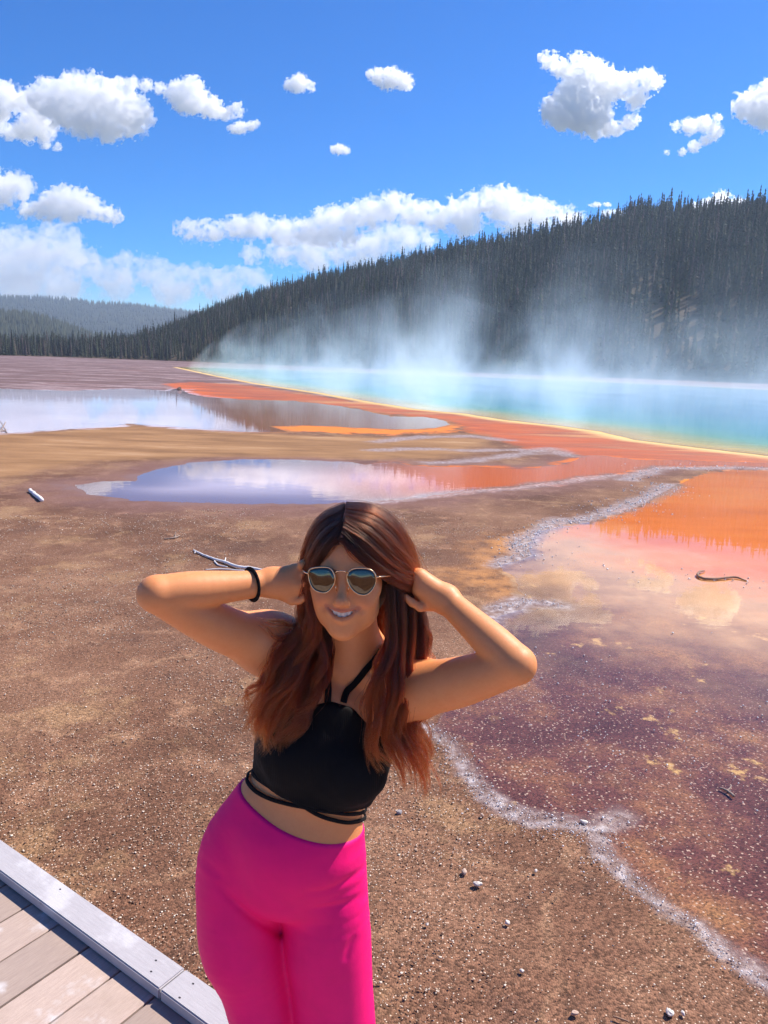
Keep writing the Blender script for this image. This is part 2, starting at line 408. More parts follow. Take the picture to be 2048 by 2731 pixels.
def ground_mat():
    m = NT('spring_flat_ground')
    p = m.pos(); rad = m.attr('rad')
    far = m.sstep(rad, 6, 30)                              # larger grain of pattern on the far flats
    px = m.vmath('MULTIPLY', p, (.28, 1, 1))               # far deposits lie in long sheets
    n_big = m.noise(p, .55, 5, .6); n_mid = m.noise(p, 3.2, 5, .62); n_fine = m.noise(p, 60, 3, .7)
    streak = m.noise(px, .30, 9, .74)
    wob = m.math('SUBTRACT', m.noise(p, 1.5, 6, .65), .5)
    wobs = m.math('MULTIPLY', wob, m.lin(rad, 2, 60, .55, 5.0))
    def sd(nm): return m.math('ADD', m.attr(nm), wobs)
    # near gravel: brown grit with lighter grains
    base = m.ramp(n_big, [(.30, (.090, .040, .023)), (.48, (.165, .079, .046)), (.70, (.25, .132, .078))])
    base = m.mix(m.sstep(n_mid, .52, .72), base, (.29, .155, .09))
    stain = m.noise(p, .9, 8, .72)
    base = m.mix(m.math('MULTIPLY', m.sstep(stain, .52, .64), .55), base, (.34, .20, .10))
    base = m.mix(m.math('MULTIPLY', m.sstep(stain, .46, .36), .6), base, (.10, .050, .034))
    vein = m.voro(m.vmath('ADD', p, m.vmath('SCALE', m.n('ShaderNodeTexNoise', None, Vector=p, Scale=2.2, Detail=4.0).outputs[1], .55)), .9, 'DISTANCE_TO_EDGE')
    base = m.mix(m.math('MULTIPLY', m.sstep(vein, .03, 0.0), m.lin(n_mid, .40, .60, .0, .42)), base, (.38, .22, .125))
    grain = m.voro(p, 125, 'F1', 1)
    gsep = m.n('ShaderNodeSeparateColor', None, Color=grain)
    nearf = m.sstep(rad, 9, 2.2)
    gfac = m.math('MULTIPLY', m.math('SUBTRACT', gsep.outputs[0], .5), m.lin(rad, 1.5, 12, 1.25, .3))
    base = m.mix(1.0, base, m.n('ShaderNodeCombineColor', None, Red=m.math('ADD', 1.0, gfac), Green=m.math('ADD', 1.0, gfac), Blue=m.math('ADD', 1.0, gfac)), 'MULTIPLY')
    spk = m.math('MULTIPLY', m.math('GREATER_THAN', gsep.outputs[1], m.lin(m.noise(p, 1.1, 5, .7), .38, .66, .985, .86)), m.sstep(m.voro(p, 125), .42, .28))
    base = m.mix(m.math('MULTIPLY', spk, .85), base, (.72, .56, .42))
    # mauve damp margin round the middle pool and purple-grey sheets in the far left
    mauve = m.math('MULTIPLY', m.sstep(sd('s_mid'), 1.3, .1), m.lin(n_mid, .3, .7, .5, 1))
    base = m.mix(m.math('MULTIPLY', mauve, .75), base, (.19, .10, .095))
    flats = m.ramp(streak, [(.34, (.10, .06, .055)), (.44, (.17, .105, .10)), (.50, (.12, .07, .065)), (.56, (.34, .25, .25)), (.60, (.16, .085, .08)), (.68, (.22, .09, .06))])
    col = m.mix(m.sstep(rad, 26, 40), base, flats)
    och = m.ramp(m.noise(px, .8, 8, .72), [(.3, (.15, .075, .038)), (.45, (.25, .13, .058)), (.58, (.34, .185, .085)), (.70, (.44, .27, .15))])
    col = m.mix(m.sstep(sd('s_ochre'), .5, -.4), col, och)
    col = m.mix(m.math('MULTIPLY', m.sstep(sd('s_patch'), .35, -.25), m.lin(n_mid, .40, .56, .15, .9)), col, (.46, .21, .075))
    # orange microbial mats
    ora = m.ramp(m.noise(px, .9, 8, .72), [(.30, (.17, .040, .018)), (.42, (.33, .060, .014)), (.52, (.55, .095, .010)), (.62, (.56, .15, .025)), (.72, (.52, .25, .12))])
    ora = m.mix(m.math('MULTIPLY', m.sstep(rad, 24, 44), .65), ora, m.ramp(m.noise(px, .6, 8, .75), [(.38, (.20, .085, .05)), (.52, (.34, .13, .06)), (.62, (.50, .20, .07))]))
    bandd = m.math('ADD', m.attr('s_spring'), m.math('MULTIPLY', m.math('SUBTRACT', m.noise(px, .55, 8, .7), .5), 16.0))
    ora = m.mix(.62, ora, m.ramp(m.lin(bandd, 0, 14), [(0, (.52, .30, .13)), (.10, (.30, .12, .065)), (.24, (.44, .11, .035)), (.36, (.26, .075, .035)), (.5, (.60, .115, .010)), (.68, (.54, .085, .010)), (.80, (.34, .10, .04)), (1, (.55, .17, .03))]))
    col = m.mix(m.sstep(sd('s_orange'), .35, -.25), col, ora)
    col = m.mix(m.sstep(sd('s_strip'), .3, -.2), col, (.70, .20, .035))
    # bed of the right pool: vivid orange at the back, red-brown grit with straw patches in front
    bed = m.ramp(m.noise(p, 1.2, 6, .62), [(.34, (.075, .024, .022)), (.50, (.135, .052, .042)),   (.60, (.24, .115, .060)), (.71, (.36, .20, .085))])
    bed = m.mix(1.0, bed, m.n('ShaderNodeCombineColor', None, Red=m.math('ADD', 1.0, gfac), Green=m.math('ADD', 1.0, gfac), Blue=m.math('ADD', 1.0, gfac)), 'MULTIPLY')
    bed = m.mix(m.math('MULTIPLY', m.math('GREATER_THAN', gsep.outputs[2], .955), m.sstep(rad, 7, 3)), bed, (.55, .42, .34))
    obed = m.ramp(m.noise(px, .7, 6, .6), [(.3, (.46, .11, .006)), (.5, (.64, .19, .014)), (.7, (.64, .27, .05))])
    clump = m.math('MULTIPLY', m.sstep(m.noise(p, 3.4, 5, .7), .60, .68), m.sstep(m.noise(p, .8, 3, .5), .42, .55))
    bed = m.mix(m.math('MULTIPLY', clump, .9), bed, (.62, .42, .17))
    peach = m.mix(n_mid, (.62, .38, .19), (.80, .58, .34))  # pale cloud reflection painted into the bed as a peach tone
    bed = m.mix(m.math('MULTIPLY', m.sstep(m.math('ADD', m.attr('s_opool'), m.math('MULTIPLY', wob, 3.5)), 4.2, .6), .85), bed, peach)
    bed = m.mix(m.sstep(m.math('ADD', m.attr('s_opool'), m.math('MULTIPLY', wob, 2.5)), 1.6, -.4), bed, obed)
    col = m.mix(m.sstep(sd('s_right'), .06, -.06), col, bed)
    mbed = m.mix(m.sstep(m.attr('s_orange'), 3, -.5), m.mix(m.sstep(m.attr('s_mid'), -.1, -1.6), (.20, .12, .11), m.ramp(streak, [(.35, (.36, .29, .32)), (.6, (.55, .47, .48))])), (.60, .15, .02))
    col = m.mix(m.sstep(sd('s_mid'), .25, -.05), col, mbed)
    sp_ = m.n('ShaderNodeSeparateXYZ', None, Vector=p)
    side = m.sstep(m.math('ADD', m.math('DIVIDE', sp_.outputs[0], m.math('MAXIMUM', sp_.outputs[1], .1)), m.math('MULTIPLY', wob, .04)), -.27, -.17)
    lbed = m.mix(side, m.ramp(streak, [(.35, (.42, .38, .46)), (.6, (.60, .55, .62))]), (.34, .15, .06))  # bed colour imitates bright sky reflection, browner where the hill is mirrored
    col = m.mix(m.sstep(sd('s_left'), .4, -.2), col, lbed)
    # pale mineral crust along the shores
    cw = m.math('DIVIDE', m.attr('s_crust'), m.lin(rad, 2.5, 30, .065, .65))
    crust = m.sstep(m.math('ADD', cw, m.math('MULTIPLY', wob, 2.6)), 1.15, .1)
    ccol = m.ramp(m.noise(p, 14, 4, .7), [(.35, (.17, .11, .10)), (.52, (.30, .235, .23)), (.68, (.60, .55, .56))])
    col = m.mix(m.math('MULTIPLY', crust, .8), col, ccol)
    # rim of the spring: yellow mat
    col = m.mix(m.sstep(m.attr('s_spring'), .9, .05), col, (.72, .50, .20))
    hgt = m.math('ADD', m.math('MULTIPLY', m.voro(p, 125), -.6), m.math('ADD', m.math('MULTIPLY', n_fine, .6), m.math('MULTIPLY', m.noise(p, 9, 4, .6), .55)))
    b = m.bump(hgt, .6, .010)
    wet = m.math('MAXIMUM', m.sstep(m.attr('s_orange'), .5, -.5), m.math('MULTIPLY', crust, .8))
    m.bsdf(Base_Color=col, Roughness=m.math('SUBTRACT', .92, m.math('MULTIPLY', wet, .3)), Normal=b, Specular_IOR_Level=.22)
    return m.id
gV, gF, gA = build_ground()
ground = tag(mesh_np('ground', gV, gF, ground_mat(), smooth=True, attrs=gA), 'brown gritty spring flat with orange mats', kind='structure')

# ------------------------------------------------------------------ water
def fill(name, poly, z, mat, attrs=None):
    bm = bmesh.new()
    vs_ = [bm.verts.new((x, y, z)) for x, y in poly]
    es = [bm.edges.new((vs_[i], vs_[(i+1) % len(vs_)])) for i in range(len(vs_))]
    bmesh.ops.triangle_fill(bm, edges=es, use_beauty=True)
    for f in bm.faces:
        if f.normal.z < 0: f.normal_flip()
    me = bpy.data.meshes.new(name); bm.to_mesh(me); bm.free(); me.materials.append(mat)
    o = bpy.data.objects.new(name, me); COL.objects.link(o); return o
def film_mat(name, rip, rough, tint=(1, 1, 1), ior=1.33):
    m = NT(name); p = m.pos()
    pn = m.vmath('MULTIPLY', p, (.5, 1, 1))
    b = m.bump(m.noise(pn, 6, 3, .5), rip, .02)
    fr = m.n('ShaderNodeFresnel', None, IOR=ior, Normal=b)
    g = m.n('ShaderNodeBsdfGlossy', None, Color=(1, .95, .88) if ior < 1.4 else (1, 1, 1), Roughness=rough, Normal=b)
    t = m.n('ShaderNodeBsdfTransparent', None, Color=tint)
    mx = m.n('ShaderNodeMixShader'); m.put(mx, 0, fr); m.put(mx, 1, t); m.put(mx, 2, g)
    m.surface(mx); return m.id
film = film_mat('shallow_water', .02, .015, (.97, .95, .95), 1.33); film2 = film_mat('still_water', .03, .02, (.97, .95, .97), 1.42)
for nm, poly, z, lab, sdv in (('pool', POOL_R, .002, 'shallow orange and purple pool on the right', 3), ('pool', POOL_M, .003, 'long shallow pool mirroring the sky in mid distance', 5), ('pool', POOL_L, .004, 'wide pale sheet of water on the far left flat', 8)):
    tag(fill(nm, jag(poly, seed=sdv, amp=.0045 if poly is POOL_R else .0055), z, film if poly is POOL_R else film2), lab, kind='structure')

def spring_mat():
    m = NT('spring_water'); p = m.pos()
    d = m.math('ADD', m.attr('depth'), m.math('MULTIPLY', m.math('SUBTRACT', m.noise(p, .5, 4), .5), 1.2))
    col = m.ramp(m.lin(d, 0, 14), [(0, (.62, .36, .10)), (.05, (.66, .50, .18)), (.12, (.46, .50, .22)), (.22, (.16, .46, .36)), (.40, (.04, .36, .46)), (1, (.010, .23, .46))])
    b = m.bump(m.noise(m.vmath('MULTIPLY', p, (.4, 1, 1)), 2.2, 4, .6), .12, .05)
    m.bsdf(Base_Color=col, Roughness=.08, Normal=b, IOR=1.33)
    return m.id
def build_spring():
    P = jag(SPRING, amp=.002, seed=21)
    lo, hi = P.min(0), P.max(0)
    ctr = P.mean(0)
    # concentric rings from the rim inwards keep the depth attribute smooth
    n = len(P); ts = np.array([0, .012, .03, .055, .09, .15, .24, .38, .6, .85])
    V = np.concatenate([P+(ctr-P)*t for t in ts]+[ctr[None]])
    dep = -sdf_poly(V, SPRING)
    Q = []
    for k in range(len(ts)-1):
        i = np.arange(n)+k*n; j = (np.arange(n)+1) % n+k*n
        Q.append(np.stack([i, j, j+n, i+n], 1))
    k = (len(ts)-1)*n
    T = np.stack([np.arange(n)+k, (np.arange(n)+1) % n+k, np.full(n, len(V)-1)], 1)
    return mesh_np('spring_water', np.c_[V, np.full(len(V), .006)], [np.concatenate(Q), T], spring_mat(), attrs={'depth': dep})
tag(build_spring(), 'turquoise steaming hot spring with yellow rim', kind='structure')

# ------------------------------------------------------------------ hills
RIDGE = [(-900,744),(-300,744),(0,747),(200,744),(290,738),(340,722),(390,702),(480,662),(600,626),(700,610),(830,598),(930,580),(1000,568),(1100,553),(1200,538),(1270,528),(1380,496),(1460,496),(1560,486),(1659,480),(1900,440),(2300,430),(3000,470)]
def az_el(x, y):
    d = ray(x, y); return math.atan2(d[0], d[1]), d[2]/math.hypot(d[0], d[1])
_ra = np.array([az_el(*p) for p in RIDGE])
def ridge_el(a): return np.interp(a, _ra[:, 0], _ra[:, 1])
def hill_dims(a):
    """distance of foot and crest of the wooded hill at azimuth a"""
    foot = np.interp(a, np.radians([-40, -24, -15, -8, 0, 15, 30, 50]), [215, 205, 185, 165, 150, 140, 135, 140])
    crest = foot+np.interp(a, np.radians([-40, -20, -14, -5, 10, 40]), [60, 60, 75, 105, 125, 135])
    return foot, crest
def hill_z(a, d):
    f_, c_ = hill_dims(a); top = np.clip(ridge_el(a)*c_+CAM_H-2.0, .8, None)
    t = (d-f_)/(c_-f_)
    prof = np.where(t < 1, np.sin(np.clip(t, 0, 1)*math.pi/2)**1.12, 1-.25*(t-1))
    z = np.clip(top*prof, -2, None)
    x, y = d*np.sin(a), d*np.cos(a)
    rough = fbm3(np.stack([x*.03, y*.03, np.zeros_like(x)], -1), 4)*top*.06*np.clip(t*2, 0, 1)*np.clip(1.4-t, 0, 1)
    return np.where(t < 0, np.clip(t*6, -2, 0)-.02, z+rough)
def build_hill():
    az = np.radians(np.linspace(-44, 60, 360)); tt = np.r_[-.03, np.linspace(0, 1.6, 90)]
    A, T = np.meshgrid(az, tt, indexing='ij')
    f_, c_ = hill_dims(A); D = f_+T*(c_-f_)
    Z = hill_z(A, D)
    V = np.stack([D*np.sin(A), D*np.cos(A), Z], -1).reshape(-1, 3)
    n, k = A.shape
    i = (np.arange(n-1)[:, None]*k+np.arange(k-1)[None]).ravel()
    Q = np.stack([i, i+k, i+k+1, i+1], 1)[:, ::-1]
    m = NT('forest_floor'); p = m.pos()
    col = m.ramp(m.noise(p, .12, 6, .65), [(.35, (.055, .045, .030)), (.55, (.10, .075, .05)), (.7, (.20, .15, .105))])
    m.bsdf(Base_Color=col, Roughness=.95, Normal=m.bump(m.noise(p, 1.5, 5, .7), .8, .5), Specular_IOR_Level=.1)
    return mesh_np('hill', V, Q, m.id, smooth=True)
tag(build_hill(), kind='structure')
FAR1 = [(-1500,660),(-700,640),(-200,645),(0,650),(80,652),(200,662),(320,671),(420,680),(600,700),(900,725),(1500,760)]
FAR2 = [(-900,660),(-300,672),(0,684),(60,688),(120,705),(180,728),(260,742),(340,748)]
def far_hill(name, R, d0, d1, lab):
    ra = np.array([az_el(*p) for p in R]); az = np.linspace(ra[0, 0], ra[-1, 0], 500)
    el = np.interp(az, ra[:, 0], ra[:, 1]); tt = np.linspace(0, 1.5, 60)
    A, T = np.meshgrid(az, tt, indexing='ij'); D = d0+(d1-d0)*T
    top = np.clip(el*d1+CAM_H, .5, None)
    Z = top[:, None]*np.where(T < 1, np.sin(np.clip(T, 0, 1)*math.pi/2)**1.3, 1-.3*(T-1))-.5
    x, y = D*np.sin(A), D*np.cos(A)
    Z = Z+fbm3(np.stack([x/d1*14, y/d1*14, 0*x], -1), 4)*top[:, None]*.07*np.clip(T*3, 0, 1)
    V = np.stack([x, y, Z], -1).reshape(-1, 3); n, k = A.shape
    i = (np.arange(n-1)[:, None]*k+np.arange(k-1)[None]).ravel(); Q = np.stack([i, i+k, i+k+1, i+1], 1)[:, ::-1]
    m = NT(name); p = m.pos()
    col = m.ramp(m.noise(p, .02, 6, .7), [(.35, (.020, .030, .020)), (.6, (.05, .06, .035))])
    m.bsdf(Base_Color=col, Roughness=.95, Specular_IOR_Level=.05, Normal=m.bump(m.noise(m.vmath('MULTIPLY', p, (1, 1, .3)), .25, 3, .7), 1, 6))
    o = tag(mesh_np(name, V, Q, m.id, smooth=True), lab, kind='structure')
    def zfun(a, t): return None
    return V.reshape(n, k, 3)
fh1 = far_hill('mountain', FAR1, 900, 1500, 'far blue wooded ridge')
fh2 = far_hill('hills', FAR2, 420, 640, 'lower wooded rise in front of far ridge')

# ------------------------------------------------------------------ conifers
def conifer(seed, h, r, levels, blades, sparse=0.0):
    g = np.random.default_rng(seed); V = []; T = []; C = []
    for l in range(levels):
        t = (l+.5*g.random())/levels
        z = h*(.08+.92*t); rr = r*(1-t)**.95*g.uniform(.75, 1.15)+.012
        for b in range(blades):
            if g.random() < sparse: continue
            a = 6.283*(b/blades+g.random()*.7/blades+l*.37); R_ = rr*g.uniform(.65, 1.2)
            w_ = R_*.50+.008; dz = -R_*g.uniform(.25, .6)
            ca, sa = math.cos(a), math.sin(a)
            tip = (ca*R_, sa*R_, z+dz); up = h/levels*.9
            k = len(V)
            V += [(0, 0, z+up), (ca*R_*.55-sa*w_, sa*R_*.55+ca*w_, z+dz*.75), (ca*R_*.55+sa*w_, sa*R_*.55-ca*w_, z+dz*.75), tip]
            T += [(k, k+1, k+3), (k, k+3, k+2)]
            C += [g.uniform(.7, 1.2)]*4
    k = len(V)
    for i in range(5):
        a = 1.2566*i; V.append((math.cos(a)*h*.011, math.sin(a)*h*.011, -.6))
    V.append((0, 0, h*1.01))
    for i in range(5): T.append((k+i, k+(i+1) % 5, k+5))
    C += [.45]*6
    return np.array(V), np.array(T), np.array(C)
def snag(seed, h):
    g = np.random.default_rng(seed); V = []; T = []
    for i in range(5):
        a = 1.2566*i; V.append((math.cos(a)*h*.010, math.sin(a)*h*.010, -.6))
    V.append((g.normal(0, .02)*h, 0, h))
    for i in range(5): T.append((i, (i+1) % 5, 5))
    for b in range(14):
        z = h*g.uniform(.35, .95); a = g.uniform(0, 6.28); L = (h-z)*.10+.012*h; k = len(V)
        V += [(0, 0, z+.008*h), (0, 0, z-.008*h), (math.cos(a)*L, math.sin(a)*L, z-L*.25)]; T.append((k, k+1, k+2))
    return np.array(V), np.array(T), np.full(len(V), 1.0)
def tree_mat():
    m = NT('conifer_needles'); c = m.attr('tint', 'Color')
    s = m.attr('shade')
    col = m.mix(1.0, c, m.n('ShaderNodeCombineColor', None, Red=s, Green=s, Blue=s), 'MULTIPLY')
    b = m.n('ShaderNodeBsdfPrincipled', None, Base_Color=col, Roughness=.8, Specular_IOR_Level=.15)
    tr = m.n('ShaderNodeBsdfTranslucent', None, Color=col)
    mx = m.n('ShaderNodeMixShader', None); m.put(mx, 0, .2); m.put(mx, 1, b); m.put(mx, 2, tr); m.surface(mx)
    return m.id
TREE_MAT = tree_mat()
g = np.random.default_rng(5)
TINTS = 1.25*np.array([(.036, .046, .026), (.046, .052, .030), (.030, .040, .028), (.064, .055, .042), (.088, .064, .054), (.055, .068, .026)])
kinds = [conifer(k, 1.0, .100+.016*(k % 3), 12+k % 3, 6) for k in range(6)]+[conifer(20+k, 1.0, .085, 11, 6, .35) for k in range(2)]
snags = [snag(40+k, 1.0) for k in range(3)]
def scatter():
    """places, heights and kinds of the conifers on the wooded hill and along its foot"""
    out = []
    N = 42000
    A = np.radians(g.uniform(-31, 33, N)); U = g.random(N)
    f_, c_ = hill_dims(A)
    t = U**.85*1.12+.0
    D = f_+t*(c_-f_)
    keep = g.random(N) < D/300*np.where(A < math.radians(-16), .5, 1.0)*.62
    x, y = D*np.sin(A), D*np.cos(A)
    clear = fbm3(np.c_[x*.035, y*.035, 0*x+4.2], 3)
    keep &= (clear < .62) | (g.random(N) < .35)
    A, D, t = A[keep], D[keep], t[keep]
    Z = hill_z(A, D)
    h = g.normal(6.3, 1.5, len(A)).clip(3.0, 10.5)*np.interp(A, np.radians([-30, -17, -14.5, -12, -3, 8]), [.58, .58, .46, .46, .66, 1])
    h *= np.where((t > .9) & (g.random(len(A)) < .25), 1.25, 1)
    kd = g.integers(0, 8, len(A)); sn = g.random(len(A)) < .08
    kd[sn] = 8+g.integers(0, 3, sn.sum())
    ti = g.choice(6, len(A), p=[.27, .25, .2, .14, .09, .05])
    return A, D, Z, h, kd, ti, t
tA, tD, tZ, tH, tK, tT, tt_ = scatter()
ALLK = kinds+snags
def joined(sel, name, lab):
    Vs, Ts, Cs, Ss = [], [], [], []; o_ = 0
    for i in sel:
        V, T, C = ALLK[tK[i]]; a = g.uniform(0, 6.28); ca, sa = math.cos(a), math.sin(a)
        h = tH[i]
        P = np.c_[(V[:, 0]*ca-V[:, 1]*sa)*h*g.uniform(.85, 1.2)+tD[i]*math.sin(tA[i]), (V[:, 0]*sa+V[:, 1]*ca)*h+tD[i]*math.cos(tA[i]), V[:, 2]*h+tZ[i]]
        Vs.append(P); Ts.append(T+o_); o_ += len(V)
        tin = TINTS[tT[i]]*g.uniform(.75, 1.25) if tK[i] < 8 else np.array([.17, .145, .125])*g.uniform(.7, 1.2)
        Cs.append(np.tile(tin, (len(V), 1))); Ss.append(C)
    return mesh_np(name, np.concatenate(Vs), np.concatenate(Ts), TREE_MAT, attrs={'tint': np.concatenate(Cs), 'shade': np.concatenate(Ss)})
# the 300 conifers that show largest stand alone, the rest of the wood is one mass
size = tH/np.hypot(tD, tZ)*np.where(tt_ > .9, 1.35, 1.0)*np.where(tt_ < .06, 1.3, 1)*np.where(tK >= 8, 0, 1)*np.where(np.abs(tA) < math.radians(28), 1, 0)
order = np.argsort(-size); single = order[:290]; rest = order[290:]
tag(joined(rest, 'forest', 0), 'dense dark conifer forest covering the hillside behind the spring', 'forest', kind='stuff')
protos = {}
ZONES = (('conifer standing up from the skyline of the wooded hill', 'skyline conifers'), ('dark conifer standing on the wooded hillside above the steam', 'hillside conifers'), ('conifer standing at the foot of the wooded hill', 'conifers at the foot of the hill'))
def single_tree(i):
    key = (int(tK[i]), int(tT[i]))
    if key not in protos:
        V, T, C = ALLK[tK[i]]
        o = mesh_np('pine_tree', V, T, TREE_MAT, attrs={'tint': np.tile(TINTS[tT[i]], (len(V), 1)), 'shade': C})
        protos[key] = o
    else:
        o = protos[key].copy(); COL.objects.link(o)
    s = float(tH[i])
    o.location = (tD[i]*math.sin(tA[i]), tD[i]*math.cos(tA[i]), tZ[i]); o.scale = (s*g.uniform(.85, 1.2),)*2+(s,)
    o.rotation_euler = (0, 0, g.uniform(0, 6.28))
    z = ZONES[0] if tt_[i] > .9 else ZONES[2] if tt_[i] < .10 else ZONES[1]
    tag(o, z[0], 'tree', z[1])
for i in single: single_tree(i)
# bare trunks rising above the skyline
SN = [((1270,440),9.0,'tall bare dead trunk with stubs rising above the skyline left of the dense trees'), ((1570,405),10.0,'tallest bare dead trunk above the skyline in front of the low white cloud'),
      ((1412,420),6.5,'thin dead trunk between dense skyline conifers'), ((997,510),6.5,'lone thin dead trunk on the skyline right of the middle of the hill'), ((1340,440),6.0,'short dead trunk on the skyline right of the tall stubbed trunk')]
for k, ((x, y), h, lab) in enumerate(SN):
    a, el = az_el(x, y); f_, c_ = hill_dims(a); d = float(f_+(c_-f_)*.97); zt = CAM_H+el*d; zb = float(hill_z(np.array([a]), np.array([d]))[0])
    V, T, C = snags[k % 3]; hh = max(zt-zb, h)
    tag(mesh_np('dead_tree', np.c_[V[:, :2]*hh*.8, V[:, 2]*hh]+[d*math.sin(a), d*math.cos(a), zb], T, TREE_MAT, attrs={'tint': np.tile([.10, .085, .075], (len(V), 1)), 'shade': C}), lab, 'dead tree', 'bare dead trunks on the skyline')
for (x, yb, yt), lab in (((378, 722, 672), 'lone tall dark conifer where the wooded hill runs down to the flat on the left'), ((271, 752, 718), 'slim tall conifer in the low treeline, left one of a pair'), ((297, 752, 722), 'slim tall conifer in the low treeline, right one of a pair')):
    a, el = az_el(x, yb); f_, c_ = hill_dims(a); d = float(f_+(c_-f_)*.8); zb = float(hill_z(np.array([a]), np.array([d]))[0]); zt = CAM_H+az_el(x, yt)[1]*d; V, T, C = kinds[3]; hh = max(zt-zb, 5)
    tag(mesh_np('pine_tree', np.c_[V[:, :2]*hh*1.1, V[:, 2]*hh]+[d*math.sin(a), d*math.cos(a), zb], T, TREE_MAT, attrs={'tint': np.tile([.03, .038, .026], (len(V), 1)), 'shade': C}), lab, 'tree')
# distant wood on the two far ridges
def far_wood(G, name, lab, n, h0, sd):
    r = np.random.default_rng(sd); N, k = G.shape[:2]; Vs = []; Ts = []; o_ = 0
    for _ in range(n):
        i, j = r.integers(0, N), int(r.beta(1.6, 1.1)*42)
        p = G[i, j]+np.r_[r.normal(0, 3, 2), 0]; h = h0*r.uniform(.6, 1.3); w_ = h*.16; a = r.uniform(0, 6.28)
        q = [(math.cos(a+b*1.57)*w_, math.sin(a+b*1.57)*w_, 0) for b in range(4)]
        Vs.append(np.array(q+[(0, 0, h)])+p); Ts.append(np.array([(0,1,4),(1,2,4),(2,3,4),(3,0,4)])+o_); o_ += 5
    n_ = o_
    t = np.repeat(TINTS[r.integers(0, 3, n)]*r.uniform(.7, 1.2, (n, 1)), 5, 0)
    return tag(mesh_np(name, np.concatenate(Vs), np.concatenate(Ts), TREE_MAT, attrs={'tint': t, 'shade': np.full(n_, 1.0)}), lab, 'forest', kind='stuff')
far_wood(fh1, 'distant_forest', 'hazy blue forest on the far ridge', 16000, 8, 3)
far_wood(fh2, 'low_forest', 'dusky forest on the low rise in front of the far ridge', 6000, 5.5, 4)
# ------------------------------------------------------------------ clouds: lobed bodies of scattering vapour high over the hills
def cloud_mat(dens, size):
    m = NT('cloud_vapour')
    n_ = m.noise(m.objco(), 1.5/size, 4, .62)
    dens = m.math('MULTIPLY', m.lin(n_, .38, .60, .03, 1.7), dens)
    v = m.n('ShaderNodeVolumeScatter', None, Color=(1, 1, 1), Density=dens, Anisotropy=.5)
    m.volume(v); return m.id
def cloud(lobes, Y, lab, od=4.0, rough=.50, seed=0, step=1.7, thick=1.0, flat=1.0, cat='cloud', grow=1.08):
    L = np.array(lobes, float); L[:, 2] *= grow; mr = L[:, 2].mean()
    r_ = np.random.default_rng(seed)
    prims = []
    for x, y, r in L:
        prims.append(ell((x, r_.uniform(-.3, .3)*r, -y), (r, r*thick, r*flat), k=mr*.75))
    def puff(p):
        q = p/mr
        n = 1-2*np.abs(fbm3(q*1.15+seed*7.1, 3, .5))
        return (-n*.75-.8*fbm3(q*3.3+seed*3.3, 3, .62)+.14)*rough*mr
    prims.append((puff, np.zeros(3), 1e6, 'off', 0))
    lo = (L[:, :2]-L[:, 2:]*1.5).min(0); hi = (L[:, :2]+L[:, 2:]*1.5).max(0); ty = L[:, 2].max()*1.7*thick
    V, Q = polygonize(prims, step, (lo[0], -ty, -hi[1]), (hi[0], ty, -lo[1]), it_smooth=1)
    u = K/F_PX
    D = _f*F_PX+_r*((V[:, :1]*K-384))+_u*(512+V[:, 2:]*K)
    D = D/D[:, 1:2]
    W = CAM+D*(Y*(1+V[:, 1:2]*u))
    dens = .95*od/(2*mr*u*Y)
    o = mesh_np('cloud', W, Q, cloud_mat(dens, mr*u*Y), smooth=True)
    c = W.mean(0)
    o.data.transform(Matrix.Translation(-Vector(c))); o.location = c
    return tag(o, lab, cat, 'white clouds in the blue sky')
cloud([(100,215,34),(150,203,36),(200,208,38),(240,218,40),(280,248,34),(180,245,42),(230,262,36),(130,228,32),(304,262,18),(95,205,18)], 2600, 'largest long white cloud high on the left', 5, seed=1)
cloud([(10,205,24),(42,218,22),(-10,222,32),(62,232,14)], 2650, 'white cloud cut by the left edge of the photo beside the largest left cloud', 5, seed=2)
cloud([(80,262,30),(55,272,20),(104,280,18)], 2700, 'rounded cloud under the largest left cloud', 4, seed=3)
cloud([(-5,275,16),(25,286,16),(60,298,13),(98,309,10),(125,317,7)], 2720, 'thin slanting cloud streak below the rounded left cloud', 2.6, seed=4, step=1.1)
cloud([(8,250,11),(-8,247,12)], 2700, 'little puff at the left edge above the slanting streak', 3, seed=5, step=1)
cloud([(285,180,13),(315,184,13),(345,190,11),(266,176,8)], 2600, 'thin cloud strip leading to the stepped cloud', 2.6, seed=6, step=1.1)
cloud([(382,200,22),(415,190,23),(402,218,25),(437,224,22),(463,234,18),(492,246,11),(513,238,12)], 2600, 'stepped white cloud right of the largest left cloud', 4.5, seed=7, step=1.2)
cloud([(520,276,13),(502,278,9),(543,272,9),(555,266,6)], 2600, 'small cloud under the right end of the stepped cloud', 3, seed=8, step=1)
cloud([(645,180,18),(624,185,10),(672,187,9)], 2500, 'small white cloud at upper middle, left one of two', 3.5, seed=9, step=1)
cloud([(846,168,20),(815,166,15),(875,176,16),(800,160,7),(830,182,10)], 2500, 'small puffy cloud at upper middle, right one of two', 4, seed=10, step=1)
cloud([(733,323,11),(748,325,7),(720,322,7)], 2500, 'tiny lone puff in the middle of the sky', 3, seed=11, step=.8)
cloud([(1200,140,16),(1230,150,20),(1178,126,10),(1275,158,28),(1300,178,34),(1252,196,38),(1340,183,24),(1390,180,22),(1412,174,14),(1222,238,38),(1270,238,44),(1198,246,24),(1302,262,20),(1372,215,15),(1284,284,13),(1245,130,9)], 2400, 'big ragged white cloud high on the right', 5.5, seed=12)
cloud([(1330,278,14),(1360,264,14),(1312,286,9),(1375,256,8)], 2400, 'ragged fragment at the lower right of the big right cloud', 3, seed=13, step=1)
